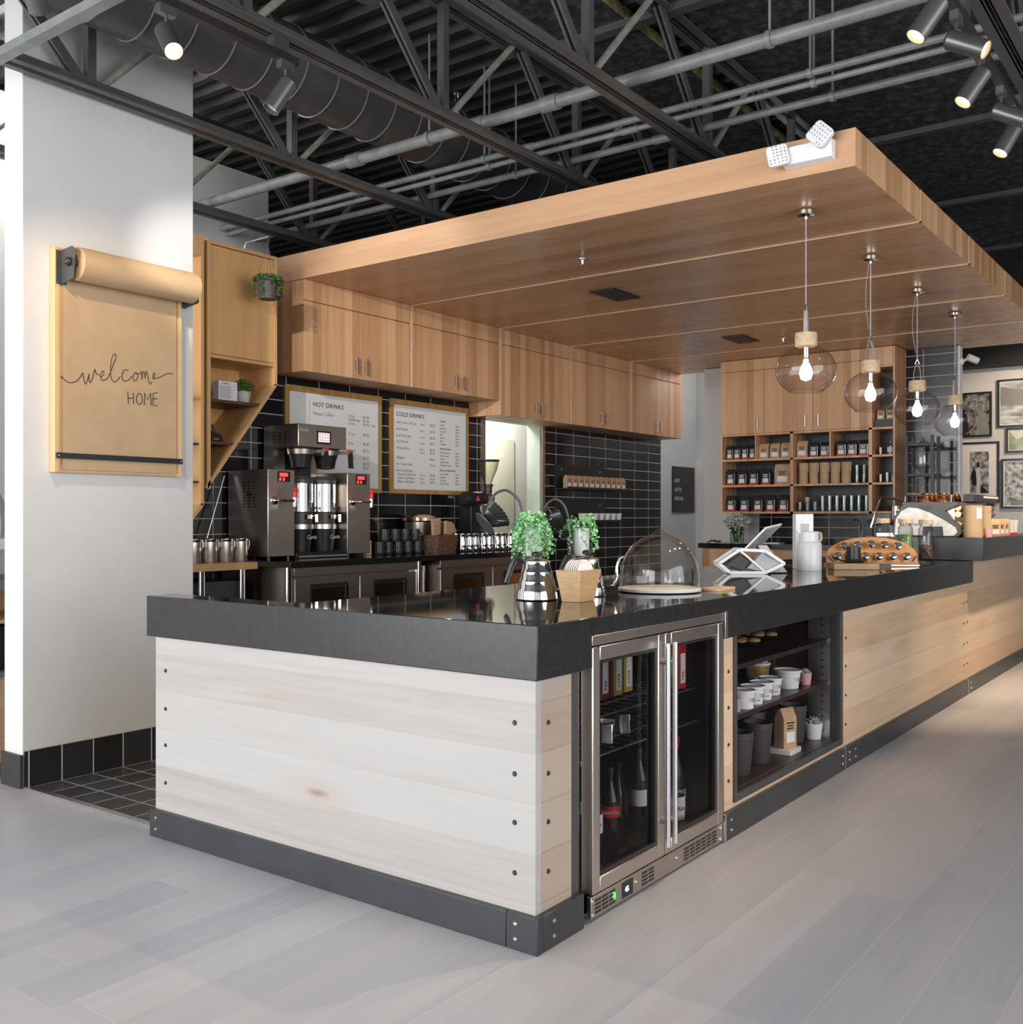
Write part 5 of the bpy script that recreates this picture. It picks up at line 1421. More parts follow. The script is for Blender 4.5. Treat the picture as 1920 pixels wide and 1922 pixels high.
for i, (w_, z) in enumerate((('HOT', 1.625), ('LATTE', 1.520), ('MOCHA', 1.415))):
    text('word', w_, .060, (8.40, 3.907, z), FACE_Y, m_whitep, t)
MB().box(8.60, 8.78, 3.9068, 3.9078, 1.640, 1.644).build('rule', m_inkg, t, w=True)
point('rear_room_fill', (0.4, 4.0, 3.5), 24, (1, .97, .92), .15)  # unseen fill added to lighten the far white wall
point('passage_fill', (8.45, 2.7, 2.95), 14, (1, .97, .94), .12)  # fill light added out of sight to lift the grey wall
point('kitchen_light', (5.6, 4.42, 2.45), 60, (1.0, .96, .84), .12)

# ================================================================ ON THE SERVING COUNTER
ZC = .9185
UX, UY = .5934, -.8049          # image-right direction on the floor
RZ = math.atan2(UY, UX)
def uz(cx, cy, u, z):
    return (cx + UX * u, cy + UY * u, z)
def kettle(x, y, lab, s=1.0, rz=RZ):
    q = thing('gooseneck_kettle', lab, 'kettle', (x, y, ZC), rz, 'gooseneck kettles')
    MB().lathe([(0, 0), (.076 * s, 0), (.078 * s, .004), (.074 * s, .030), (.073 * s, .036), (.069 * s, .044), (.066 * s, .066), (.065 * s, .070), (.061 * s, .078), (.058 * s, .100), (.057 * s, .104), (.052 * s, .112), (.048 * s, .136), (0, .136)], (0, 0, 0), 40).build('body', m_chrome, q)
    MB().lathe([(.050 * s, .1362), (.050 * s, .140), (.040 * s, .146), (.012, .149), (0, .149)], (0, 0, 0), 32).build('lid', m_steel, q)
    MB().lathe([(0, .149), (.008, .149), (.008, .156), (.019, .160), (.020, .168), (.014, .174), (0, .175)], (0, 0, 0), 20).build('lid_knob', m_black, q)
    MB().tube([(-.045 * s, 0, .135), (-.060, 0, .150), (-.078, 0, .148), (-.092, 0, .120), (-.104, 0, .085), (-.112, 0, .062), (-.108, 0, .055)], [.008, .010, .012, .012, .011, .011, .008], 10).build('handle', m_black, q)
    MB().tube([(.068 * s, 0, .035), (.100, 0, .040), (.112, 0, .075), (.112, 0, .110), (.122, 0, .142), (.138, 0, .152)], [.010, .008, .007, .006, .005, .005], 10).build('spout', m_chrome, q)
    return q
kettle(.735, .515, 'shiny steel gooseneck kettle in front of the trailing plants')
kettle(.985, .455, 'second steel gooseneck kettle hidden behind the wooden filter box', .9)
q = thing('filter_box', 'flared wooden box with white paper coffee filters on the counter', 'filter holder', (.765, .355, ZC), .05)
def frust(b, w0, d0, w1, d1, z0, z1, t=.007):
    o0 = [(-w0, -d0), (w0, -d0), (w0, d0), (-w0, d0)]
    o1 = [(-w1, -d1), (w1, -d1), (w1, d1), (-w1, d1)]
    vs = [(x, y, z0) for x, y in o0] + [(x, y, z1) for x, y in o1] + [(x - math.copysign(t, x), y - math.copysign(t, y), z1) for x, y in o1] + [(x - math.copysign(t, x), y - math.copysign(t, y), z0 + .01) for x, y in o0]
    fs = [(3, 2, 1, 0), (12, 13, 14, 15)]
    for a in (0, 4, 8):
        fs += [(a + i, a + (i + 1) % 4, a + 4 + (i + 1) % 4, a + 4 + i) for i in range(4)]
    b.add(vs, fs)
b = MB()
frust(b, .055, .036, .074, .052, 0, .112)
b.build('box', m_box, q, bevel=.001)
b = MB()
for k in range(7):
    n = 14
    y0 = -.030 + k * .009
    arc = [(.062 * math.cos(PI * i / n) * 1.0, .085 + .062 * math.sin(PI * i / n)) for i in range(n + 1)]
    b.prism(arc, 'y', y0, y0 + .0025)
b.build('filters', m_paper, q)

def strands(name, mat, parent, r0, ztop, n, seed, lens, size=.0095):
    """trailing stems of small round leaves spilling over a rim"""
    r = random.Random(seed)
    b = MB()
    for k in range(n):
        a = 2 * PI * k / n + r.uniform(-.2, .2)
        L = r.choice(lens)
        out, wob, ph = r.uniform(.002, .040), r.uniform(.03, .16), r.uniform(0, 6)
        rise = r.uniform(.012, .045)
        j = 0.0
        while j < L + .05:
            if j < .05:
                f = j / .05
                rr, zz = r0 * (.45 + .55 * f) + out * .4 * f, ztop + rise * math.sin(PI * min(1, f * .85 + .15))
            else:
                f = (j - .05) / max(.03, L)
                rr, zz = r0 + out * (.4 + .6 * min(1, f * 2)), ztop + rise * math.sin(PI * .85 + .47) * 0 - (j - .05) * .96
            aa = a + wob * math.sin(j * 38 + ph)
            c = Vector((rr * math.cos(aa), rr * math.sin(aa), zz))
            for q_ in range(2):
                leafd(b, c + Vector((r.uniform(-.008, .008), r.uniform(-.008, .008), r.uniform(-.004, .004))), size * r.uniform(.7, 1.15), r)
            j += .0058
    return b.build(name, mat, parent, recalc=False)
def leafd(b, p0, L, r):
    L *= r.uniform(.75, 1.25)
    M = Matrix.Rotation(r.uniform(0, 6.28), 3, 'Z') @ Matrix.Rotation(r.uniform(-1.4, 1.4), 3, 'X')
    pts = [(L * .62 * math.cos(i * PI / 3), L * .55 * math.sin(i * PI / 3), .15 * L * (i % 2)) for i in range(6)]
    b.add([p0 + M @ Vector(a) for a in pts], [(0, 1, 2, 3), (0, 3, 4, 5)])
def pour_stand(x, y, lab, arm, ztop):
    q = thing('pour_over_stand', lab, 'stand', (x, y, ZC), group='pour over stands')
    MB().rbox(x, y, .095, .095, ZC, ZC + .014, .012).build('base', m_walnut, q, w=True)
    MB().rbox(x, y, .046, .046, ZC + .014, ztop - .012, .004).build('post', plain('red_wood_post', (.36, .13, .04), .45) if x < 1 else m_walnut, q, w=True)
    MB().lathe([(0, ztop - .012), (.03, ztop - .012), (.040, ztop - .004), (.040, ztop), (0, ztop)], (x, y, 0), 24).build('plate', m_black, q, w=True)
    MB().tube([uz(x + .05, y + .068, u, z) for u, z in smooth_path(arm)], .0052, 10).build('arm', m_charcoal, q, w=True)
    MB().tube([uz(x + .05, y + .068, arm[0][0], ZC + .006), uz(x + .05, y + .068, arm[0][0], arm[0][1])], .0052, 10).build('arm_post', m_charcoal, q, w=True)
    MB().bar((x, y, ZC + .008), uz(x + .05, y + .068, arm[0][0], ZC + .008), .03, .010).build('foot_bar', m_charcoal, q, w=True)
pour_stand(.848, .612, 'left pour over stand with a curved black arm behind the steel kettle', [(-.010, 1.10), (-.012, 1.22), (-.030, 1.285), (-.075, 1.322), (-.115, 1.312), (-.136, 1.285)], 1.068)
pour_stand(1.085, .545, 'right pour over stand with a curved black arm behind the filter box', [(-.020, 1.10), (-.022, 1.20), (-.038, 1.262), (-.070, 1.290), (-.100, 1.280), (-.118, 1.255)], 1.062)
def planter(x, y, z, lab, seed, white, n, lens):
    q = thing('trailing_plant', lab, 'potted plant', (x, y, z), group='trailing plants')
    MB().lathe([(0, 0), (.034, .001), (.040, .020), (.047, .090), (.050, .122)], (0, 0, 0), 32).build('glass_pot', m_glass, q)
    MB().lathe([(0, .004), (.026, .004), (.030, .02), (.030, .112), (0, .112)], (0, 0, 0), 24).build('liner', m_whitec, q)
    strands('foliage', m_leafp, q, .048, .124, n, seed, lens)
planter(.848, .612, 1.0685, 'lush trailing string plant in a glass pot above the steel kettle', 4, True, 38, (.04, .08, .11, .12, .13, .14, .15))
planter(1.085, .545, 1.0625, 'sparser trailing plant in a clear glass pot, right of the black drippers', 9, True, 17, (.01, .02, .05, .10, .13))
def dripper(c, axis, lab):
    q = thing('coffee_dripper', lab, 'coffee dripper', c, group='black coffee drippers')
    Q = Vector(axis).normalized().to_track_quat('Z', 'X').to_matrix()
    n = 44
    vs, fs = [], []
    prof = [(.014, -.030), (.020, -.026), (.040, .004), (.057, .036), (.060, .040), (.055, .038), (.036, .004), (.010, -.026)]
    for k, (rr, z) in enumerate(prof):
        for i in range(n):
            a = 2 * PI * i / n + z * 14
            fl = 1 + (.085 if i % 2 else -.04) * (k in (1, 2, 3, 4))
            vs.append(Q @ Vector((rr * fl * math.cos(a), rr * fl * math.sin(a), z)))
    for k in range(len(prof) - 1):
        for i in range(n):
            fs.append((k * n + i, k * n + (i + 1) % n, (k + 1) * n + (i + 1) % n, (k + 1) * n + i))
    fs.append(tuple(range((len(prof) - 1) * n, len(prof) * n)))
    MB().add(vs, fs).build('cone', m_gloss, q, ang=18)
    MB().lathe([(0, -.036), (.050, -.037), (.054, -.033), (.050, -.030), (0, -.029)], (0, 0, 0), 32, Q).build('saucer', m_charcoal, q)
    hp = [Q @ Vector((.036 + .030 * math.sin(PI * i / 8), 0, .020 - .040 * i / 8)) for i in range(9)]
    MB().tube(hp, .005, 8).build('handle', m_gloss, q)
m_gloss = plain('gloss_black', (.030, .029, .030), .22)
cc = uz(.898 - .05 * 0, .68, -.135, 1.235)
dripper((cc[0], cc[1], 1.212), (UX * .72 + .80 * .30, UY * .72 + .59 * .30, .58), 'left black fluted coffee dripper hanging from the curved arm')
cc = uz(1.135, .613, -.100, 1.2)
dripper((cc[0], cc[1], 1.185), (UX * .85 + .80 * .30, UY * .85 + .59 * .30, .12), 'right black fluted coffee dripper hanging between the two plants')

q = thing('cake_dome', 'tall clear glass cake dome on a pale round board', 'cake dome', (1.358, .345, ZC))
MB().lathe([(0, 0), (.150, 0), (.166, .004), (.168, .014), (.160, .017), (0, .017)], (0, 0, 0), 56).build('base_board', m_whitec, q)
MB().lathe([(.160, .018), (.162, .022), (.161, .060), (.155, .105), (.139, .148), (.112, .185), (.076, .212), (.040, .229), (.022, .238), (.012, .250), (.007, .252), (0, .251)], (0, 0, 0), 64).build('glass_dome', m_dome, q)
q = thing('serving_paddle', 'thin pale wooden paddle lying beside the glass cake dome', 'board', (1.58, .19, ZC))
MB().rbox(0, 0, .17, .085, 0, .010, .02).build('board', m_ltwood, q)

# point of sale stand
q = thing('point_of_sale_stand', 'white wire frame card terminal stand with a tilted tablet', 'tablet stand', (2.79, .58, ZC), RZ)
out = [(-.170, .052), (-.060, .125), (.075, .118), (.175, .052), (.075, .004), (-.110, .004)]
b = MB()
for y in (-.065, .065):
    for i in range(6):
        p0, p1 = out[i], out[(i + 1) % 6]
        b.bar((p0[0], y, p0[1] + .004), (p1[0], y, p1[1] + .004), .015, .012, (0, 1, 0))
for p0 in out:
    b.bar((p0[0], -.065, p0[1] + .004), (p0[0], .065, p0[1] + .004), .010, .010)
b.bar((-.060, -.065, .125), (.075, -.065, .010), .010, .010, (0, 1, 0))
b.build('frame', m_whitep, q)
MB().prism([(-.02, .030), (.060, .112), (.165, .052), (.075, .012)], 'y', -.055, .055).build('card_reader', plain('reader_grey', (.42, .42, .43), .4), q, bevel=.002)
MB().bar((.075, -.057, .105), (.125, -.057, .077), .002, .016, (0, 1, 0)).build('stripe', plain('purple_stripe', (.12, .09, .30), .5), q)
def slab4(A, B, Cc, D, th):
    A, B, Cc, D = map(Vector, (A, B, Cc, D))
    nn = (B - A).cross(D - A).normalized() * th
    return MB().add([A, B, Cc, D, A + nn, B + nn, Cc + nn, D + nn], [(0, 1, 2, 3), (7, 6, 5, 4), (0, 4, 5, 1), (1, 5, 6, 2), (2, 6, 7, 3), (3, 7, 4, 0)])
TA, TB, TC, TD = (-.045, -.05, .112), (.085, -.05, .243), (.205, .085, .262), (.080, .085, .135)
slab4(TA, TB, TC, TD, .009).build('tablet', m_whitep, q, bevel=.002)
def mixv(u, v):
    A, B, Cc, D = map(Vector, (TA, TB, TC, TD))
    return (A * (1 - u) + B * u) * (1 - v) + (D * (1 - u) + Cc * u) * v
slab4(mixv(.06, .06), mixv(.94, .06), mixv(.94, .94), mixv(.06, .94), -.0012).build('tablet_back', plain('tablet_grey', (.34, .33, .33), .35, .3), q)
MB().prism([(-.13, .045), (-.055, .105), (.0, .085), (-.03, .02)], 'y', -.05, .05).build('keypad', m_black, q, bevel=.002)
MB().prism([(.055, .150), (.105, .150), (.215, .004), (.125, .004)], 'y', .02, .05).build('tablet_arm', plain('arm_grey', (.48, .48, .49), .4), q, bevel=.003)
MB().tube([(-.11, -.03, .09), (-.10, -.04, .03), (-.03, -.05, .012), (.02, -.05, .014)], .003, 6).build('cable', m_black, q)

q = thing('display_carton', 'tall white carton with a grey cup picture behind the white jug', 'box', (3.447, .526, ZC), RZ)
MB().box(-.051, .051, -.035, .035, 0, .318).build('carton', m_whitep, q, bevel=.002)
MB().prism([(-.020, .180), (.020, .180), (.026, .262), (-.026, .262)], 'y', -.0365, -.035).build('cup_picture', plain('pale_grey_print', (.55, .52, .52), .5), q)
q = thing('thermal_jug', 'white cylindrical thermal jug with a wooden handle on the counter', 'jug', (3.285, .430, ZC), RZ)
MB().lathe([(0, 0), (.067, 0), (.068, .004), (.068, .150), (.060, .162), (.054, .165), (.053, .214), (.047, .220), (0, .220)], (0, 0, 0), 40).build('body', m_whitep, q)
MB().tube([(.050, 0, .212), (.066, 0, .208), (.067, 0, .175), (.060, 0, .164)], .008, 8).build('handle', m_ltwood, q)
MB().prism([(-.053, .205), (-.080, .222), (-.050, .220)], 'y', -.012, .012).build('spout', m_whitep, q)

q = thing('wooden_block', 'pale wooden board block under the black cup and saucer', 'board', (3.555, .270, ZC), RZ)
MB().box(-.130, .130, -.06, .06, 0, .036).build('block', m_box, q, bevel=.003)
q = thing('saucer', 'black saucer under the black cup on the wooden block', 'saucer', (3.575, .275, ZC + .0365))
MB().lathe([(0, 0), (.040, 0), (.080, .010), (.082, .014), (.04, .006), (0, .006)], (0, 0, 0), 36).build('saucer', m_mug, q)
q = thing('coffee_cup', 'black cup on its saucer in front of the silver ball rack', 'cup', (3.575, .275, ZC + .0435), RZ + PI + .5)
mug_parts(q, .040, .085)
q = thing('jar_rack', 'arched honey wood rack holding two rows of silver balls', 'rack', (4.15, .34, ZC), RZ)
n = 20
arch = [(-.285, 0), (.285, 0)] + [(.285 * math.cos(PI * i / n), .055 + .118 * math.sin(PI * i / n)) for i in range(n + 1)]
b = MB().prism(arch, 'y', 0, .022)
b.xf(Matrix.Translation((0, 0, .0055)) @ Matrix.Rotation(-.22, 4, 'X'))
b.build('board', m_orangewood, q, bevel=.002)
MB().prism([(-.02, 0), (.09, 0), (.09, .01), (-.02, .02)], 'x', -.28, .28).build('foot', m_orangewood, q)
b = MB().bar((-.275, -.004, .055), (-.225, -.002, .006), .004, .03, (0, 1, 0)).bar((.275, -.004, .055), (.235, -.002, .006), .004, .03, (0, 1, 0))
b.build('end_strap', m_spot, q)
k = 0
BN = ['top row, first', 'top row, second', 'top row, third', 'top row, fourth', 'top row, fifth', 'bottom row, first', 'bottom row, second', 'bottom row, third', 'bottom row, fourth', 'bottom row, fifth', 'bottom row, sixth']
bz = None
for u, z in [(-.185 + i * .083, .118 + .006 * (2 - abs(i - 2))) for i in range(5)] + [(-.225 + i * .085, .055) for i in range(6)]:
    off = Vector((UX * u - .8049 * .022 * 1, UY * u - .5934 * .022 * 1, 0))
    p = Vector((4.15, .34, ZC + z)) + off
    if bz is None:
        bz = thing('silver_ball', f'silver ball jar in the wooden rack, {BN[k]} from the left', 'jar', tuple(p), 0, 'silver balls in the rack')
        MB().ball((0, 0, 0), .026, 22).build('ball', m_chrome, bz)
        MB().lathe([(0, -.003), (.020, -.003), (.021, 0), (.018, .004), (0, .005)], tuple(Vector((-.8049, -.5934, .25)).normalized() * .0245), 18, Vector((-.8049, -.5934, .25)).to_track_quat('Z', 'Y').to_matrix()).build('cap', m_chrome, bz)
        KIDS[bz.name] = kids(bz)
    else:
        copy_thing(bz, tuple(p), None, f'silver ball jar in the wooden rack, {BN[k]} from the left')
    k += 1
q = thing('tongs', 'slim black and steel tongs lying in front of the ball rack', 'tongs', (3.985, .165, ZC), RZ + .08)
MB().bar((-.15, 0, .010), (-.02, 0, .010), .020, .016).build('handle', m_black, q)
MB().bar((-.02, 0, .010), (.16, 0, .008), .012, .006).bar((-.02, .012, .010), (.16, .004, .008), .008, .006).build('blades', m_steel, q)
def glass_jar(x, y, lab, fm, h=.285, r=.046, fill=.5):
    q = thing('glass_jar', lab, 'jar', (x, y, ZC), group='glass jars with wooden lids')
    MB().lathe([(0, 0), (r * .86, .001), (r * .88, .018), (r, .026), (r, h * .78), (r * .80, h * .84), (r * .80, h * .89)], (0, 0, 0), 32).build('jar', m_shelfglass, q)
    MB().lathe([(r * .94, h * .885), (r * .97, h * .89), (r * .97, h * .985), (r * .9, h), (0, h)], (0, 0, 0), 32).build('lid', m_ltwood, q)
    MB().lathe([(0, .028), (r * .90, .029), (r * .90, h * fill), (0, h * fill + .004)], (0, 0, 0), 24).build('contents', fm, q)
glass_jar(4.600, .135, 'tall glass jar of dark tea with a wooden lid, nearest the raised bar', noisy('dark_tea', [(0.4, (.06, .03, .03)), (0.6, (.30, .16, .13))], 70, .8, 3), fill=.42)
glass_jar(4.880, .340, 'tall glass jar of green leaves with a wooden lid', noisy('green_tea', [(0.4, (.10, .22, .05)), (0.6, (.34, .50, .18))], 60, .8, 3), .29, .048, .62)
glass_jar(4.985, .520, 'tall glass jar with wooden lid behind the ball rack', noisy('pale_tea', [(0.4, (.22, .18, .18)), (0.6, (.45, .40, .42))], 70, .8, 3), .29, .048, .40)

# ================================================================ ON THE RAISED BAR
ZR = 1.0755
t = thing('espresso_machine', 'grey and marble espresso machine with bronze cups on top', 'espresso machine', (5.9, .35, ZR))
MB().box(5.40, 6.55, .14, .50, 1.10, 1.325).build('body', m_steel, t, w=True, bevel=.004)
frame = [(.560, 1.092), (.548, 1.225), (.482, 1.318), (.462, 1.327), (.110, 1.327), (.108, 1.300), (.196, 1.262), (.150, 1.205), (.098, 1.155), (.086, 1.105), (.110, 1.078), (.20, 1.077), (.30, 1.085), (.40, 1.078), (.545, 1.077)]
for xa in (5.352, 6.551):
    MB().prism(frame, 'x', xa, xa + .047).build('side_frame', m_charcoal, t, w=True, bevel=.003)
mar = [(.545, 1.088), (.535, 1.205), (.495, 1.262), (.445, 1.288), (.385, 1.282), (.30, 1.250), (.20, 1.195), (.125, 1.145), (.112, 1.110), (.135, 1.086), (.205, 1.084), (.212, 1.150), (.345, 1.150), (.350, 1.086)]
MB().prism(mar, 'x', 5.346, 5.352).build('marble_plate', m_marble, t, w=True, bevel=.001)
MB().prism([(.215, 1.079), (.215, 1.146), (.342, 1.146), (.345, 1.079)], 'x', 5.347, 5.3515).build('side_recess', m_black, t, w=True)
MB().prism([(.385, 1.305), (.285, 1.305), (.300, 1.272), (.330, 1.268)], 'x', 5.349, 5.3515).build('frame_slot', m_black, t, w=True)
text('badge', 'La Marzocco', .030, (5.3445, .500, 1.158), FACE_X, m_charcoal, t)
b = MB()
for z, r_ in ((1.285, .022), (1.238, .022), (1.160, .026), (1.110, .026)):
    b.tube([(5.40, .120, z), (6.55, .120, z)], r_, 16)
b.build('rear_tubes', m_bronze, t, w=True)
MB().box(5.75, 6.60, .085, .16, 1.330, 1.385).build('rear_panel', m_black, t, w=True, bevel=.003)
MB().box(6.05, 6.58, .082, .0845, 1.362, 1.378).build('rear_strip', m_whitep, t, w=True)
b = MB()
for y in (.17, .49):
    b.tube([(5.42, y, 1.328), (5.42, y, 1.375), (5.47, y, 1.392), (6.52, y, 1.392), (6.55, y, 1.36), (6.55, y, 1.328)], .007, 8)
b.tube([(5.42, .17, 1.375), (5.42, .49, 1.375)], .006, 8)
b.build('cup_rail', m_chrome, t, w=True)
b = MB().tube([(5.42, .60, 1.36), (5.42, .66, 1.365), (5.42, .675, 1.33), (5.42, .735, 1.14)], .008, 8).tube([(5.44, .50, 1.34), (5.44, .60, 1.36)], .010, 8)
b.build('steam_wand', m_chrome, t, w=True)
for x in (5.55, 5.90, 6.25):
    g = MB().tube([(x, .50, 1.27), (x, .60, 1.27)], .035, 16).tube([(x, .585, 1.30), (x, .585, 1.20)], [.038, .042], 18)
    g.build('group_head', m_chrome, t, w=True)
    MB().tube([(x, .60, 1.185), (x, .66, 1.18), (x, .74, 1.17)], [.034, .016, .016], 12).build('portafilter', m_bronze, t, w=True)
MB().box(5.42, 6.53, .48, .70, 1.0758, 1.10).build('drip_tray', m_steel, t, w=True)
MB().tube([(5.38, .545, 1.255), (5.38, .46, 1.255), (5.38, .46, 1.08)], .008, 8).build('water_pipe', m_chrome, t, w=True)
c1 = None
for i in range(8):
    x, y = 5.56 + (i % 4) * .125, .26 + (i // 4) * .12
    if c1 is None:
        c1 = thing('espresso_cup', 'bronze coloured cup on the espresso machine, first of the front row', 'cup', (x, y, 1.3275), 0, 'cups on the espresso machine')
        MB().lathe([(.042, 0), (.045, .004), (.040, .045), (.026, .066), (0, .067)], (0, 0, 0), 24).build('cup', m_bronze, c1)
        MB().tube([(.042, 0, .012), (.062, 0, .018), (.060, 0, .045), (.036, 0, .05)], .004, 6).build('handle', m_bronze, c1)
        KIDS[c1.name] = kids(c1)
    else:
        copy_thing(c1, (x, y, 1.3275), .4 * i, f'bronze coloured cup on the espresso machine, {ORD[i % 4]} of the {("front", "rear")[i // 4]} row')
for x, y, r_, h_, lab in ((5.405, .022, .062, .225, 'wide kraft canister with white label at the raised bar corner'), (5.545, -.030, .040, .222, 'slim kraft canister right behind the labelled one'), (5.640, .010, .040, .222, 'farthest slim kraft canister on the raised bar')):
    q = thing('kraft_canister', lab, 'canister', (x, y, ZR), group='canisters on the raised bar')
    MB().lathe([(0, 0), (r_, 0), (r_, h_ * .97), (0, h_ * .97)], (0, 0, 0), 32).build('tube', m_kraftroll, q)
    MB().lathe([(r_ * 1.02, h_ * .80), (r_ * 1.02, h_), (0, h_)], (0, 0, 0), 32).build('lid', m_kraftroll, q)
    if r_ > .05:
        bb = MB()
        A = [(-2.55 + .75 * i / 8) for i in range(9)]
        vs = [(r_ * 1.03 * math.cos(a), r_ * 1.03 * math.sin(a), h_ * .58) for a in A] + [(r_ * 1.03 * math.cos(a), r_ * 1.03 * math.sin(a), h_ * .93) for a in A]
        bb.add(vs, [(i, i + 1, 10 + i, 9 + i) for i in range(8)])
        bb.build('label', m_paper, q)
succulent(5.462, -.068, ZR, m_pink, 'pink pot with a small green succulent at the raised bar edge', .028, .062, m_succ)
for i, (x, y) in enumerate(((5.83, -.030), (5.98, -.035), (6.11, -.04))):
    coffee_bag((x, y, ZR), .085, .055, .130, m_kraft, ('kraft coffee bag next to the pink succulent on the raised bar', 'middle kraft coffee bag on the raised bar', 'kraft coffee bag farthest right on the raised bar')[i], -.9, 'bags on the raised bar')
for i, x in enumerate((6.30, 6.46)):
    q = thing('paper_cup', ('white paper cup with a red base on the raised bar', 'second white and red paper cup at the right picture edge')[i], 'cup', (x, -.045, ZR), group='white and red cups')
    MB().lathe([(0, 0), (.030, 0), (.040, .12), (0, .12)], (0, 0, 0), 24).build('cup', m_paper, q)
    MB().lathe([(.0305, 0), (.0325, .022)], (0, 0, 0), 24).build('red_base', m_redp, q)

# ================================================================ FAR END
t = thing('base_cabinet', 'low oak cabinet with black worktop under the far shelves', 'cabinet', (7.4, 1.85, 0))
o = MB().box(7.12, 7.688, .73, 2.935, .09, .905).build('carcass', [m_oak_y, m_oak_x], t, w=True)
by_normal(o, [(lambda n: abs(n.y) > .9, 1), (lambda n: True, 0)])
MB().box(7.17, 7.688, .74, 2.92, .005, .09).build('plinth', m_black, t, w=True)
MB().box(7.08, 7.689, .72, 2.965, .9052, .955).build('worktop', m_stone_top, t, w=True)
for a, c in ((2.40, 2.930), (1.86, 2.396), (1.30, 1.856), (.735, 1.296)):
    MB().box(7.102, 7.1195, a, c, .10, .895).build('door', m_oak_y, t, w=True, bevel=.0015)
ZF = .9555
q = thing('flower_vase', 'white hydrangea flowers in a square glass vase on the far cabinet', 'flower vase', (7.245, 2.615, ZF))
MB().rbox(0, 0, .11, .11, .0, .115, .008).build('vase', m_shelfglass, q)
b = MB()
r = random.Random(2)
for k in range(14):
    a = r.uniform(0, 6.28)
    b.tube([(.02 * math.cos(a), .02 * math.sin(a), .01), (.06 * math.cos(a), .06 * math.sin(a), .17)], .004, 5)
b.build('stems', m_leafd, q)
leaf_cloud('leaves', m_leafd, q, (0, 0, .135), .085, .085, .05, 60, .035, 6)
fm = plain('hydrangea_white', (.66, .74, .66), .6, var=.12, scale=30)
for k, (x, y, z) in enumerate(((0, .075, .215), (0, -.075, .215), (-.055, 0, .205), (.055, .01, .225), (-.01, .0, .26))):
    leaf_cloud('bloom', fm, q, (x, y, z), .072, .072, .062, 330, .024, 20 + k)
q = thing('power_cable', 'loose black cable lying on the far worktop', 'cable', (7.25, 2.86, ZF))
MB().tube([(.05 * math.sin(i * .9), .08 * math.cos(i * .7), .006 + .010 * (i % 3)) for i in range(12)], .006, 6).build('cable', m_black, q)
q = thing('tap', 'slim chrome tap over the far worktop', 'tap', (7.50, 1.46, ZF))
MB().tube([(0, 0, 0), (0, 0, .20), (-.02, .02, .235), (-.05, .05, .235), (-.06, .06, .20)], .009, 10).build('spout', m_chrome, q)
MB().lathe([(.025, 0), (.022, .01), (0, .012)], (0, 0, 0), 16).build('base_ring', m_chrome, q)
tag(MB().box(7.25, 7.45, 1.12, 1.34, ZF, ZF + .085).build('white_tray', m_whitep, bevel=.004), 'small white box on the far worktop beside the tap', 'box')
tag(MB().ball((7.22, 1.98, ZF + .022), .045, 18, .48).build('computer_mouse', m_whitep), 'white computer mouse on the far worktop', 'mouse')
tag(MB().rbox(7.28, 2.30, .16, .28, ZF, ZF + .012, .01).build('tablet_computer', m_whitep), 'flat white tablet lying between the vase and the mouse', 'tablet')

t = thing('cold_brew_tower', 'tall black framed cold brew tower with glass vessels by the shelf unit', 'coffee maker', (7.32, .855, ZF))
for x in (7.22, 7.44):
    for y in (.745, .965):
        MB().bar((x, y, ZF), (x, y, 1.955), .026, .026).build('post', m_blackm, t, w=True)
b = MB()
for z in (1.86, 1.585, 1.22):
    b.box(7.195, 7.465, .725, .750, z, z + .022).box(7.195, 7.465, .960, .985, z, z + .022).box(7.21, 7.235, .725, .985, z, z + .022).box(7.425, 7.45, .725, .985, z, z + .022)
b.build('cross_frame', m_blackm, t, w=True)
b = MB().lathe([(.012, 1.60), (.030, 1.64), (.085, 1.68), (.088, 1.70), (.088, 1.875), (.082, 1.885)], (7.33, .855, 0), 32)
b.build('water_globe', m_shelfglass, t, w=True)
MB().lathe([(.040, 1.30), (.050, 1.31), (.050, 1.56), (.045, 1.57)], (7.33, .855, 0), 28).build('coffee_tube', m_shelfglass, t, w=True)
MB().lathe([(0, .957), (.08, .957), (.10, 1.02), (.06, 1.16), (.03, 1.20), (.03, 1.24)], (7.33, .855, 0), 28).build('carafe', m_shelfglass, t, w=True)
MB().lathe([(0, 1.31), (.046, 1.31), (.046, 1.42), (0, 1.42)], (7.33, .855, 0), 24).build('coffee_grounds', m_walnut, t, w=True)
MB().tube([(7.33, .855, 1.885), (7.33, .855, 1.905), (7.33, .855, 1.945)], [.06, .016, .010], 16).build('lid', m_chrome, t, w=True)

# framed photographs
def pframe(y0, y1, z0, z1, mat_w, pic, lab, figs=()):
    t = thing('framed_photo', lab, 'framed photo', (9.0, (y0 + y1) / 2, z0), group='framed photos on the far wall')
    b = MB().box(8.972, 8.999, y0, y0 + .018, z0, z1).box(8.972, 8.999, y1 - .018, y1, z0, z1).box(8.972, 8.999, y0 + .018, y1 - .018, z0, z0 + .018).box(8.972, 8.999, y0 + .018, y1 - .018, z1 - .018, z1)
    b.build('frame', m_black, t, w=True)
    MB().box(8.985, 8.998, y0 + .018, y1 - .018, z0 + .018, z1 - .018).build('mount', m_paper, t, w=True)
    m_ = .018 + mat_w
    MB().box(8.982, 8.9852, y0 + m_, y1 - m_, z0 + m_, z1 - m_).build('print', pic, t, w=True)
    for k, (pts, mm) in enumerate(figs):
        MB().prism([(y0 + m_ + u * (y1 - y0 - 2 * m_), z0 + m_ + v * (z1 - z0 - 2 * m_)) for u, v in pts], 'x', 8.9812 - .0003 * k, 8.9818 - .0003 * k).build('print_detail', mm, t, w=True)
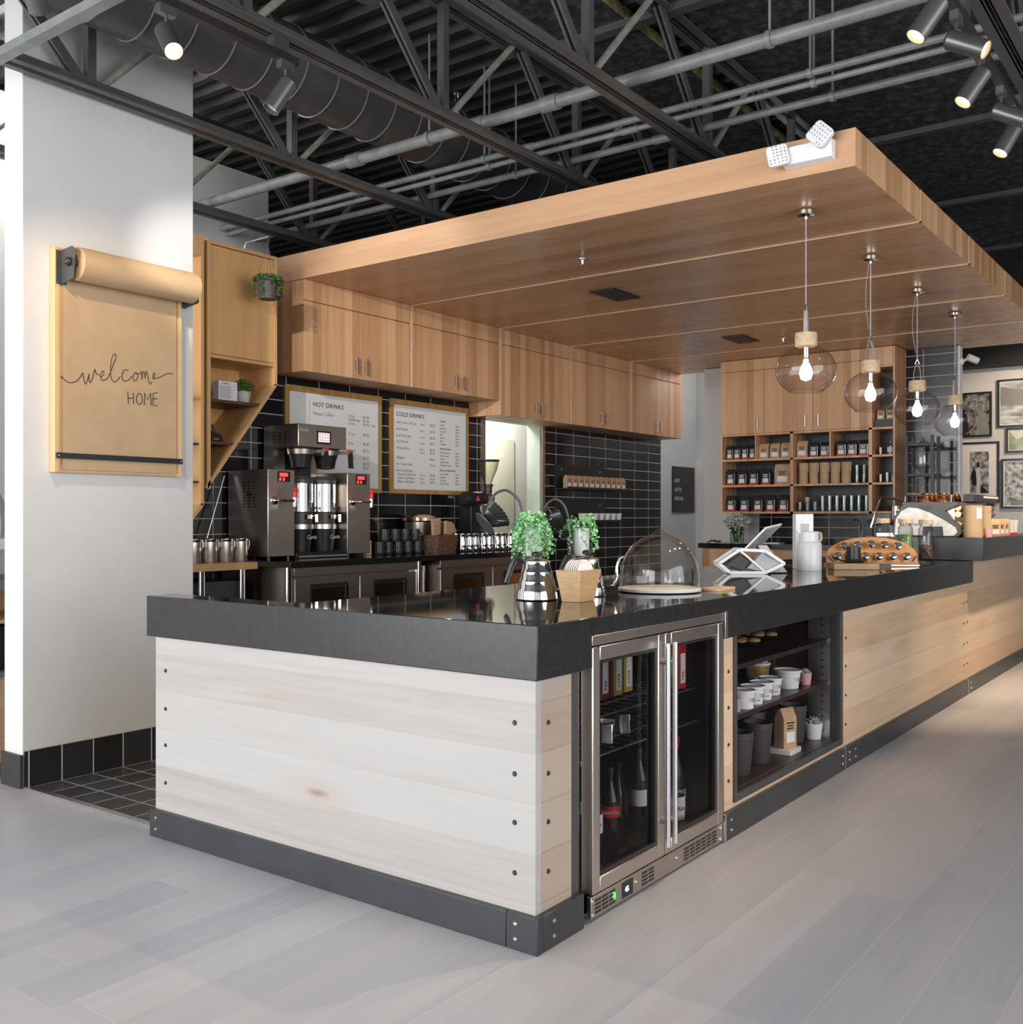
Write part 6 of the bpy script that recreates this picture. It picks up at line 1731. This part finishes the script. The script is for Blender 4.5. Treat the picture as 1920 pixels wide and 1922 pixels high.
def bwpic(name, seed, lo, hi, sc=(3, 3, 3)):
    return noisy(name, [(0.36, lo), (0.50, tuple((a + b_) / 2 for a, b_ in zip(lo, hi))), (0.62, hi)], 4 + seed, .35, 6, stretch=(1, sc[1], sc[2]))
g_ = lambda v: (v, v, v)
m_pd, m_pl, m_pm = plain('print_dark', g_(.015), .4), plain('print_light', g_(.62), .4), plain('print_mid', g_(.25), .4)
pframe(.60, .905, 2.045, 2.505, 0, bwpic('photo_crowd', 2, g_(.01), g_(.40)), 'dark black and white photo of a crowd behind the farthest pendant', [([(.0, 0), (.4, 0), (.5, .3), (.4, .55), (.3, .62), (.1, .5)], m_pm), ([(.7, 0), (1, 0), (1, .7), (.85, .6)], m_pd)])
pframe(.530, .905, 1.365, 1.990, .080, bwpic('photo_street', 3, g_(.05), g_(.55)), 'black and white street photo with a wide white mount', [([(.0, 0), (.62, 0), (.62, .28), (.15, .08)], m_pd), ([(.45, .0), (.66, .0), (.64, .3), (.68, .5), (.6, .64), (.5, .62), (.44, .4)], m_pl), ([(.5, .62), (.62, .62), (.64, .72), (.56, .77), (.49, .72)], m_pd), ([(.66, .18), (.9, .2), (.95, .45), (.8, .62), (.68, .5)], m_pd)])
pframe(-.02, .545, 2.130, 2.615, .01, bwpic('photo_boats', 1, g_(.18), g_(.72), (3, 1, 5)), 'pale black and white photo, top right of the gallery wall', [([(0, .42), (1, .45), (1, .55), (0, .5)], m_pm), ([(.55, .5), (1, .52), (1, .9), (.6, .8)], m_pm)])
pframe(-.06, .466, 1.870, 2.120, .01, noisy('photo_hill', [(0.4, (.22, .30, .12)), (0.6, (.62, .62, .55))], 3, .35, 4), 'small green tinted landscape photo at the right picture edge', [([(.3, 1), (.85, .55), (1, 1)], plain('print_sky', (.68, .68, .66), .4))])
pframe(-.06, .510, 1.305, 1.808, .015, bwpic('photo_market', 4, g_(.08), g_(.70)), 'busy grey photo, bottom right of the gallery wall', [([(.2, .2), (.6, .22), (.6, .30), (.2, .28)], m_pl), ([(.1, .0), (.9, .0), (.9, .12), (.1, .12)], m_pm)])

t = thing('security_camera', 'small white security camera on the partition edge', 'camera', (7.74, .60, 2.66))
MB().lathe([(0, 0), (.035, 0), (.030, .02), (0, .022)], (7.74, .6175, 2.66), 18, Matrix.Rotation(PI / 2, 3, 'X')).tube([(7.74, .60, 2.66), (7.74, .56, 2.68)], .012, 10).build('bracket', m_whitep, t, w=True)
MB().tube([(7.70, .55, 2.69), (7.76, .48, 2.655)], .032, 18).build('camera_body', m_whitep, t, w=True)
MB().tube([(7.7605, .4795, 2.6547), (7.767, .470, 2.650)], .026, 16).build('lens', m_black, t, w=True)

# ================================================================ BEYOND THE WHITE WALL, LEFT EDGE
t = thing('condiment_station', 'low wood and grey station seen past the white wall at the left edge', 'counter', (-.1, 3.65, 0))
MB().box(-.70, .60, 3.40, 3.90, .0, .43).box(-.70, .60, 3.40, 3.90, .69, .71).box(-.70, .60, 3.88, 3.90, .71, .854).box(.58, .60, 3.40, 3.88, .71, .854).build('cabinet', m_maple_warm_lit, t, w=True, bevel=.002)
MB().box(-.72, .62, 3.38, 3.90, .4302, .452).box(-.72, .62, 3.38, 3.90, .8542, .908).build('worktop', plain('grey_laminate', (.20, .21, .22), .4), t, w=True)
MB().box(-.70, .60, 3.895, 3.93, .43, 1.057).build('back_board', m_white_trim, t, w=True)
MB().box(-.70, .62, 3.42, 3.93, 1.057, 1.11).build('upper_ledge', m_white_trim, t, w=True)
MB().box(.56, .60, 3.45, 3.895, .908, 1.057).build('ledge_support', m_white_trim, t, w=True)
MB().box(.56, .60, 3.45, 3.88, .452, .69).build('frame_post', m_blackm, t, w=True)
q = thing('waste_bin', 'black bin standing inside the left edge station', 'bin', (.27, 3.58, .4525))
MB().lathe([(0, 0), (.12, 0), (.14, .22), (0, .22)], (0, 0, 0), 24).build('bin', m_black, q)
q = thing('glass_carafe', 'glass bottle with a stopper on the white ledge at the left edge', 'carafe', (.245, 3.50, 1.1105))
MB().lathe([(0, .002), (.055, .002), (.06, .02), (.06, .17), (.025, .245), (.022, .28)], (0, 0, 0), 28).build('bottle', m_shelfglass, q)
MB().lathe([(0, .275), (.020, .275), (.024, .30), (0, .305)], (0, 0, 0), 16).build('stopper', m_shelfglass, q)
